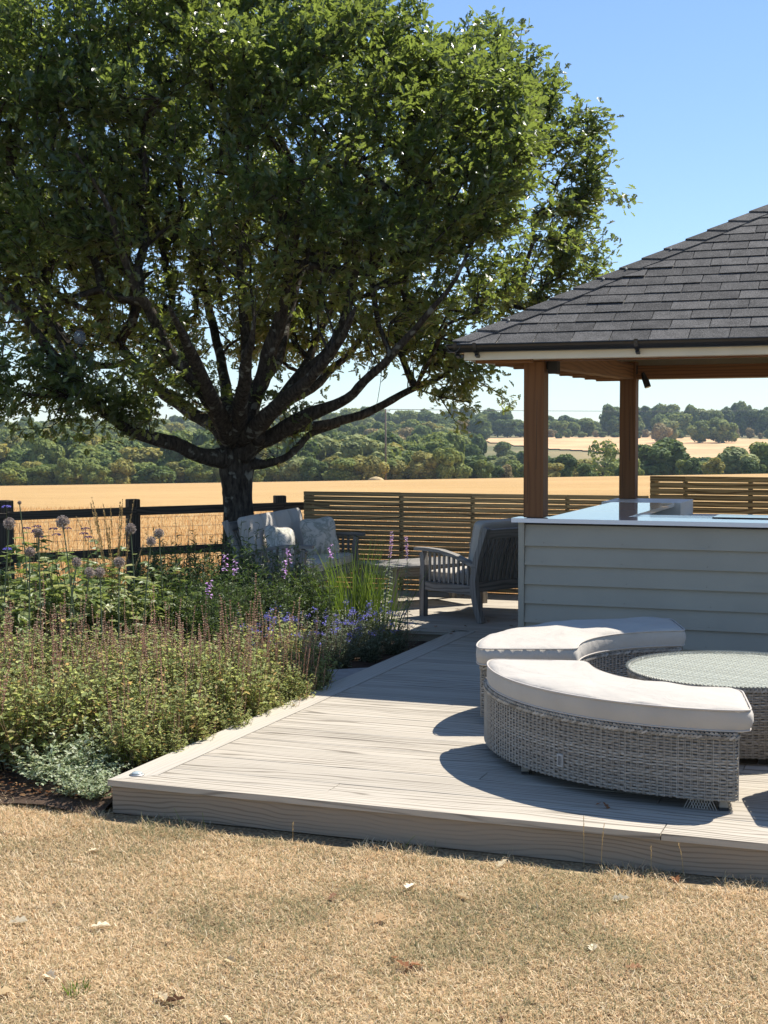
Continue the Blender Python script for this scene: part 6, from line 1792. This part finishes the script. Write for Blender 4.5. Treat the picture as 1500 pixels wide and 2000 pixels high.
# two tall lilac spires with silver leaves
for (base, top, l) in [((-3.93, 10.28, -.1), (-3.78, 10.19, .87), 'tall pale lilac flower spire in front of the coffee table'), ((-3.72, 10.35, -.1), (-3.68, 10.23, .84), 'tall violet flower spire just right of the pale lilac one')]:
    t = thing('flower_spire', l, 'flower', base); e_ = np.array(top) - np.array(base)
    pth = np.array([(e_[0] * u, e_[1] * u * u, e_[2] * u) for u in np.linspace(0, 1, 9)])
    mb = MB(); mb.tube(pth, np.linspace(.005, .002, 9), 5, False, tint=.6); mb.build('stem', m_cary, t)
    n_ = 90; u = rng.uniform(.80, 1.0, n_); q, _ = along(pth, u); dd = rand_dirs(n_, -.2, .6)
    mb = MB(); mb.inst(OVATE_V * [1, 1.5, 1], OVATE_F, q + dd * .005, frames(dd, (0, 0, 1.)), rng.uniform(.008, .016, n_), np.clip(rng.normal(.75 if 'pale' in l else .35, .2, n_), 0, 1)); mb.build('flower_spike', m_pink if 'pale' in l else m_blue, t)
    n_ = 46; u = np.repeat(np.linspace(.2, .74, 23), 2); q, _ = along(pth, u); a = np.tile([0, math.pi], 23) + np.repeat(np.arange(23) * 1.57, 2); dd = np.c_[np.cos(a), np.sin(a), np.full(n_, -.1)]
    mb = MB(); mb.inst(OVATE_V, OVATE_F, q, frames(dd, (0, 0, 1.)), rng.uniform(.045, .065, n_) * (1.1 - .5 * u), np.clip(rng.normal(.8, .15, n_), 0, 1)); mb.build('stem_leaves', m_cary, t, kind='stuff')

# dry weeds along the rail fence
for k, (x, y, h) in enumerate([(-6.1, 11.0, .95), (-5.75, 10.9, .85), (-6.5, 11.1, .8), (-5.95, 11.15, .9)]):
    paths = stem_paths(14, .05, .16, h * .7, h, 6); fo = MB(); leaves_on(paths, 16, .3, .012, .04, (OVATE_V, OVATE_F), fo, .1, .4, .25)
    t = thing('dry_weed', 'thin dry weed standing against the rail fence left of the oak trunk', 'weed', (x, y, -.1), 0, 'dry weeds by the rail fence'); fo.build('leaves', m_sal, t, kind='stuff'); stems_mb(paths, .002, .001).build('stems', m_stem, t, kind='stuff')

# ================================================================== LAWN GRASS AND LITTER
m_grass = leafy('dry_lawn_blade', [(0.0, (0.17, 0.175, 0.085)), (0.25, (0.30, 0.265, 0.14)), (0.5, (0.50, 0.37, 0.205)), (0.8, (0.66, 0.515, 0.31)), (1.0, (0.80, 0.69, 0.47))], 0.25, None, 0.75, 0.15)
def grass(n, x0, x1, y0, y1, llo, lhi, keep=None, wide=False):
    x = rng.uniform(x0, x1, n); y = rng.uniform(y0, y1, n)
    ok = np.ones(n, bool)
    if keep is not None: ok = keep(x, y)
    # inside the view (with a margin) only
    s_ = x * FWD[0] + y * FWD[1]; t_ = x * SIDE[0] + y * SIDE[1]
    ins_ = np.abs(t_) < 0.30 * s_ + 0.5
    ok &= (~ins_ if wide else ins_)
    x, y = x[ok], y[ok]; n = len(x)
    L = rng.uniform(llo, lhi, n); a = rng.uniform(0, 2 * math.pi, n); el = np.clip(rng.normal(0.55, 0.33, n), 0.05, 1.45)
    a2 = a + rng.normal(0, .5, n); el2 = el - rng.uniform(0.1, 0.9, n)
    d1 = np.c_[np.cos(a) * np.cos(el), np.sin(a) * np.cos(el), np.sin(el)]; d2 = np.c_[np.cos(a2) * np.cos(el2), np.sin(a2) * np.cos(el2), np.sin(el2)]
    z = -0.165 + 0.006 * np.sin(x * 1.9 + 0.6 * y) * np.cos(y * 1.3)
    b_ = np.c_[x, y, z]; m_ = b_ + d1 * (L * .5)[:, None]; e_ = m_ + d2 * (L * .5)[:, None]
    e_[:, 2] = np.maximum(e_[:, 2], z + 0.004)
    sd = np.c_[-np.sin(a), np.cos(a), np.zeros(n)]; w = rng.uniform(.0008, .0018, n)[:, None]
    V = np.stack([b_ - sd * w, b_ + sd * w, m_ + sd * w * .9, m_ - sd * w * .9, e_], 1).reshape(-1, 3)
    k = np.arange(n)[:, None] * 5
    big = np.array([mnoise.noise(Vector((q[0] * 1.1, q[1] * 1.1, 3))) + .6 * mnoise.noise(Vector((q[0] * 4, q[1] * 4, 7))) for q in b_[::1]]) if n < 400000 else 0
    tt = np.clip(rng.normal(.54, .28, n) - .45 * np.maximum(0, big) + .12 * np.maximum(0, -big), 0.0, 1)
    return V, k, np.repeat(tt, 5)
def add_grass(mb, *a, **k):
    V, k_, tt = grass(*a, **k)
    off = mb.n
    mb.add(V, k_ + np.array([0, 1, 2, 3]), tt)
    tri = (k_ + np.array([3, 2, 4])) + off
    mb.L.append(tri.reshape(-1)); mb.T.append(np.full(len(tri), 3)); mb.M.append(np.zeros(len(tri), int)); mb.S.append(np.zeros(len(tri), bool))
mb = MB()
def front(x, y): return (y < 5.70) & (y > 3.2)
add_grass(mb, 290000, -5.4, 0.6, 3.3, 5.75, .018, .046, keep=lambda x, y: y < 5.655 - .025 * np.sin(x * 5) - .02 * np.sin(x * 13) - .03 * rng.random(len(x)))
add_grass(mb, 170000, -8.5, 3.0, 2.6, 5.75, .022, .05, keep=lambda x, y: y < 5.62 - .025 * np.sin(x * 5), wide=True)
def ragged(x, y): return (y > 5.52) & (y < 5.765) & (np.sin(x * 5.3) + np.sin(x * 12.1 + 2) > 0.2)
add_grass(mb, 9000, -3.7, 0.2, 5.5, 5.77, .03, .075, keep=ragged)
add_grass(mb, 26000, -6.2, -3.55, 5.3, 5.95, .025, .055, keep=lambda x, y: (y < 5.80 + .07 * np.sin(x * 4.1)))
mb.build('lawn_grass', m_grass, kind='stuff')
t = thing('green_grass_tuft', 'small patch of fresh green grass in the dry lawn near the lower left corner', 'grass plant', (-2.52, 3.86, -.165)); mb = MB(); blades(mb, 60, .045, .02, .05, .5, .003, .2, .7, 4); mb.build('blades', m_blade, t, kind='stuff')

# wheat stubble just over the fence
mb = MB(); n_ = 42000
s_ = 15.6 + 34 * rng.random(n_) ** 1.7; t_ = rng.uniform(-0.32, 0.2, n_) * s_; p = xy(s_, t_); z = ground(s_, t_)
L = rng.uniform(.06, .17, n_); a = rng.uniform(0, 6.28, n_); d = np.c_[np.cos(a) * .35, np.sin(a) * .35, np.full(n_, .9)]
b_ = np.c_[p, z]; sd = np.c_[np.full(n_, SIDE[0]), np.full(n_, SIDE[1]), np.zeros(n_)] * (.0028 + .00012 * s_)[:, None]
V = np.stack([b_ - sd, b_ + sd, b_ + d * L[:, None]], 1).reshape(-1, 3)
mb.add(V, (np.arange(n_)[:, None] * 3 + np.array([0, 1, 2])), np.repeat(np.clip(rng.normal(.6, .2, n_), 0, 1), 3))
m_stub = leafy('stubble_stalk', [(0.0, (0.34, 0.21, 0.08)), (0.5, (0.58, 0.38, 0.155)), (1.0, (0.74, 0.54, 0.26))], 0.2, None, 0.7, 0.15)
mb.build('wheat_stalks', m_stub, kind='stuff')

# fallen leaves, each its own
m_dryleaf = leafy('fallen_oak_leaf', [(0.0, (0.10, 0.05, 0.022)), (0.3, (0.27, 0.115, 0.045)), (0.65, (0.50, 0.38, 0.20)), (1.0, (0.70, 0.62, 0.44))], 0.15, None, 0.7, 0.2)
FL = [(-1.86, 5.22, 1), (-1.63, 5.17, .7), (-2.77, 4.40, .95), (-2.46, 4.36, .5), (-2.67, 3.93, .9), (-2.17, 4.26, .7), (-1.96, 3.82, .9), (-2.23, 3.90, .8), (-2.18, 3.89, .02), (-1.84, 4.82, .5), (-1.66, 4.48, .3), (-1.60, 4.42, .25), (-1.56, 4.44, .35), (-1.17, 4.13, .05), (-1.04, 4.81, .95), (-.87, 4.67, .35), (-1.05, 5.35, .9), (-.89, 5.66, .3), (-1.6, 5.62, .8), (-3.08, 4.33, .9), (-2.73, 3.75, .6), (-1.35, 4.0, .6), (-3.3, 5.2, .85), (-2.1, 5.0, .1)]
for k, (x, y, tn) in enumerate(FL):
    mb = MB(); c = OAK_V - [.5, 0, 0]; c = c * [1, 1, 1]; c[:, 2] += .18 * np.abs(c[:, 1]) + .1 * (c[:, 0] ** 2) * rng.uniform(-1, 2)
    mb.add(c * rng.uniform(.045, .075), OAK_F, tn)
    o = mb.build('fallen_leaf', m_dryleaf, None, (x, y, -.150)); o.rotation_euler = (rng.normal(0, .22), rng.normal(0, .22), rng.uniform(0, 6.28))
    o['label'] = ('curled pale fallen oak leaf on the lawn ' + ('close to the deck' if y > 4.9 else 'towards the bottom right' if x > -1.7 else 'towards the bottom left')) if tn > .55 else ('curled brown fallen oak leaf on the lawn ' + ('close to the deck' if y > 4.9 else 'at the bottom centre' if x > -1.9 else 'towards the bottom left')); o['category'] = 'leaf'; o['group'] = 'pale fallen leaves on the lawn' if tn > .55 else 'brown fallen leaves on the lawn'
for k, (x, y) in enumerate([(-4.24, 13.46), (-3.96, 12.4), (-3.91, 12.99), (-3.46, 11.72), (-3.79, 11.26), (-3.53, 10.88), (-3.55, 11.35), (-1.3, 6.11), (-1.26, 6.08), (-3.2, 11.5)]):
    mb = MB(); mb.add((OAK_V - [.5, 0, 0]) * rng.uniform(.03, .055), OAK_F, rng.uniform(0, .3))
    o = mb.build('fallen_leaf', m_dryleaf, None, (x, y, .010)); o.rotation_euler = (rng.normal(0, .25), rng.normal(0, .25), rng.uniform(0, 6.28))
    o['label'] = 'small dark dry leaf lying on the deck boards'; o['category'] = 'leaf'; o['group'] = 'dark dry leaves on the deck'
# dry grass stalks in front of the deck fascia
ST = [(-1.28, 5.735, .20, 'tallest dry grass stalk against the deck fascia below the bench'), (-1.20, 5.70, .185, 'dry grass stalk just right of the tallest one against the fascia'), (-3.01, 5.66, .07, 'short green grass stalk near the left end of the fascia'), (-3.13, 5.66, .075, 'curved green grass stalk nearest the deck corner'), (-2.57, 5.66, .07, 'small dry grass stalk left of the middle of the fascia'), (-1.0, 5.73, .10, 'forked dry grass stalk near the right end of the fascia'), (-2.05, 5.68, .06, 'small green grass stalk at the middle of the fascia'), (-.87, 5.73, .12, 'thin dry grass stalk nearest the right edge of the fascia')]
for (x, y, h, l) in ST:
    t = thing('grass_stalk', l, 'grass stalk', (x, y, -.165)); bx, by = rng.normal(0, .02), rng.normal(0, .006)
    pth = np.array([(bx * u * u, by * u - .01 * u, (h + .02) * u) for u in np.linspace(0, 1, 7)])
    mb = MB(); mb.tube(pth, np.linspace(.0013, .0008, 7), 4, False, tint=.6); mb.build('stem', m_blade if 'green' in l else m_straw_st, t)
    if 'dry' in l:
        n_ = 26; u = rng.uniform(.55, 1, n_); q, tt_ = along(pth, u); dd = tt_ / np.linalg.norm(tt_, axis=1)[:, None] + rand_dirs(n_) * .35
        mb = MB(); mb.inst(DIAMOND_V, DIAMOND_F, q, frames(dd, (0, 1., 0)), rng.uniform(.005, .009, n_), rng.uniform(.4, 1, n_)); mb.build('seed_head', m_straw_st, t)
# red brown leaf litter under the plants at the front of the bed
mb = MB(); n_ = 2600; x = rng.uniform(-6.4, -3.7, n_); y = rng.uniform(5.78, 6.6, n_)
mb.inst(OVATE_V, OVATE_F, np.c_[x, y, -.105 + rng.uniform(-.02, .03, n_)], frames(rand_dirs(n_, -.3, .3), np.array([0, 0, 1.]) + rand_dirs(n_) * .5), rng.uniform(.015, .035, n_), rng.random(n_))
mb.build('leaf_litter', m_litter, kind='stuff')

# ================================================================== AIR
m_air = bpy.data.materials.new('haze_air'); m_air.use_nodes = True; nt = m_air.node_tree
nt.nodes.remove(nt.nodes['Principled BSDF'])
pv = nt.nodes.new('ShaderNodeVolumePrincipled'); pv.inputs['Color'].default_value = (0.72, 0.85, 1.0, 1); pv.inputs['Density'].default_value = 0.00017; pv.inputs['Anisotropy'].default_value = 0.0
nt.links.new(pv.outputs[0], nt.nodes['Material Output'].inputs['Volume'])
mb = MB(); mb.box(-760, 760, -260, 1300, -16, 22)
mb.build('haze', m_air, kind='stuff')
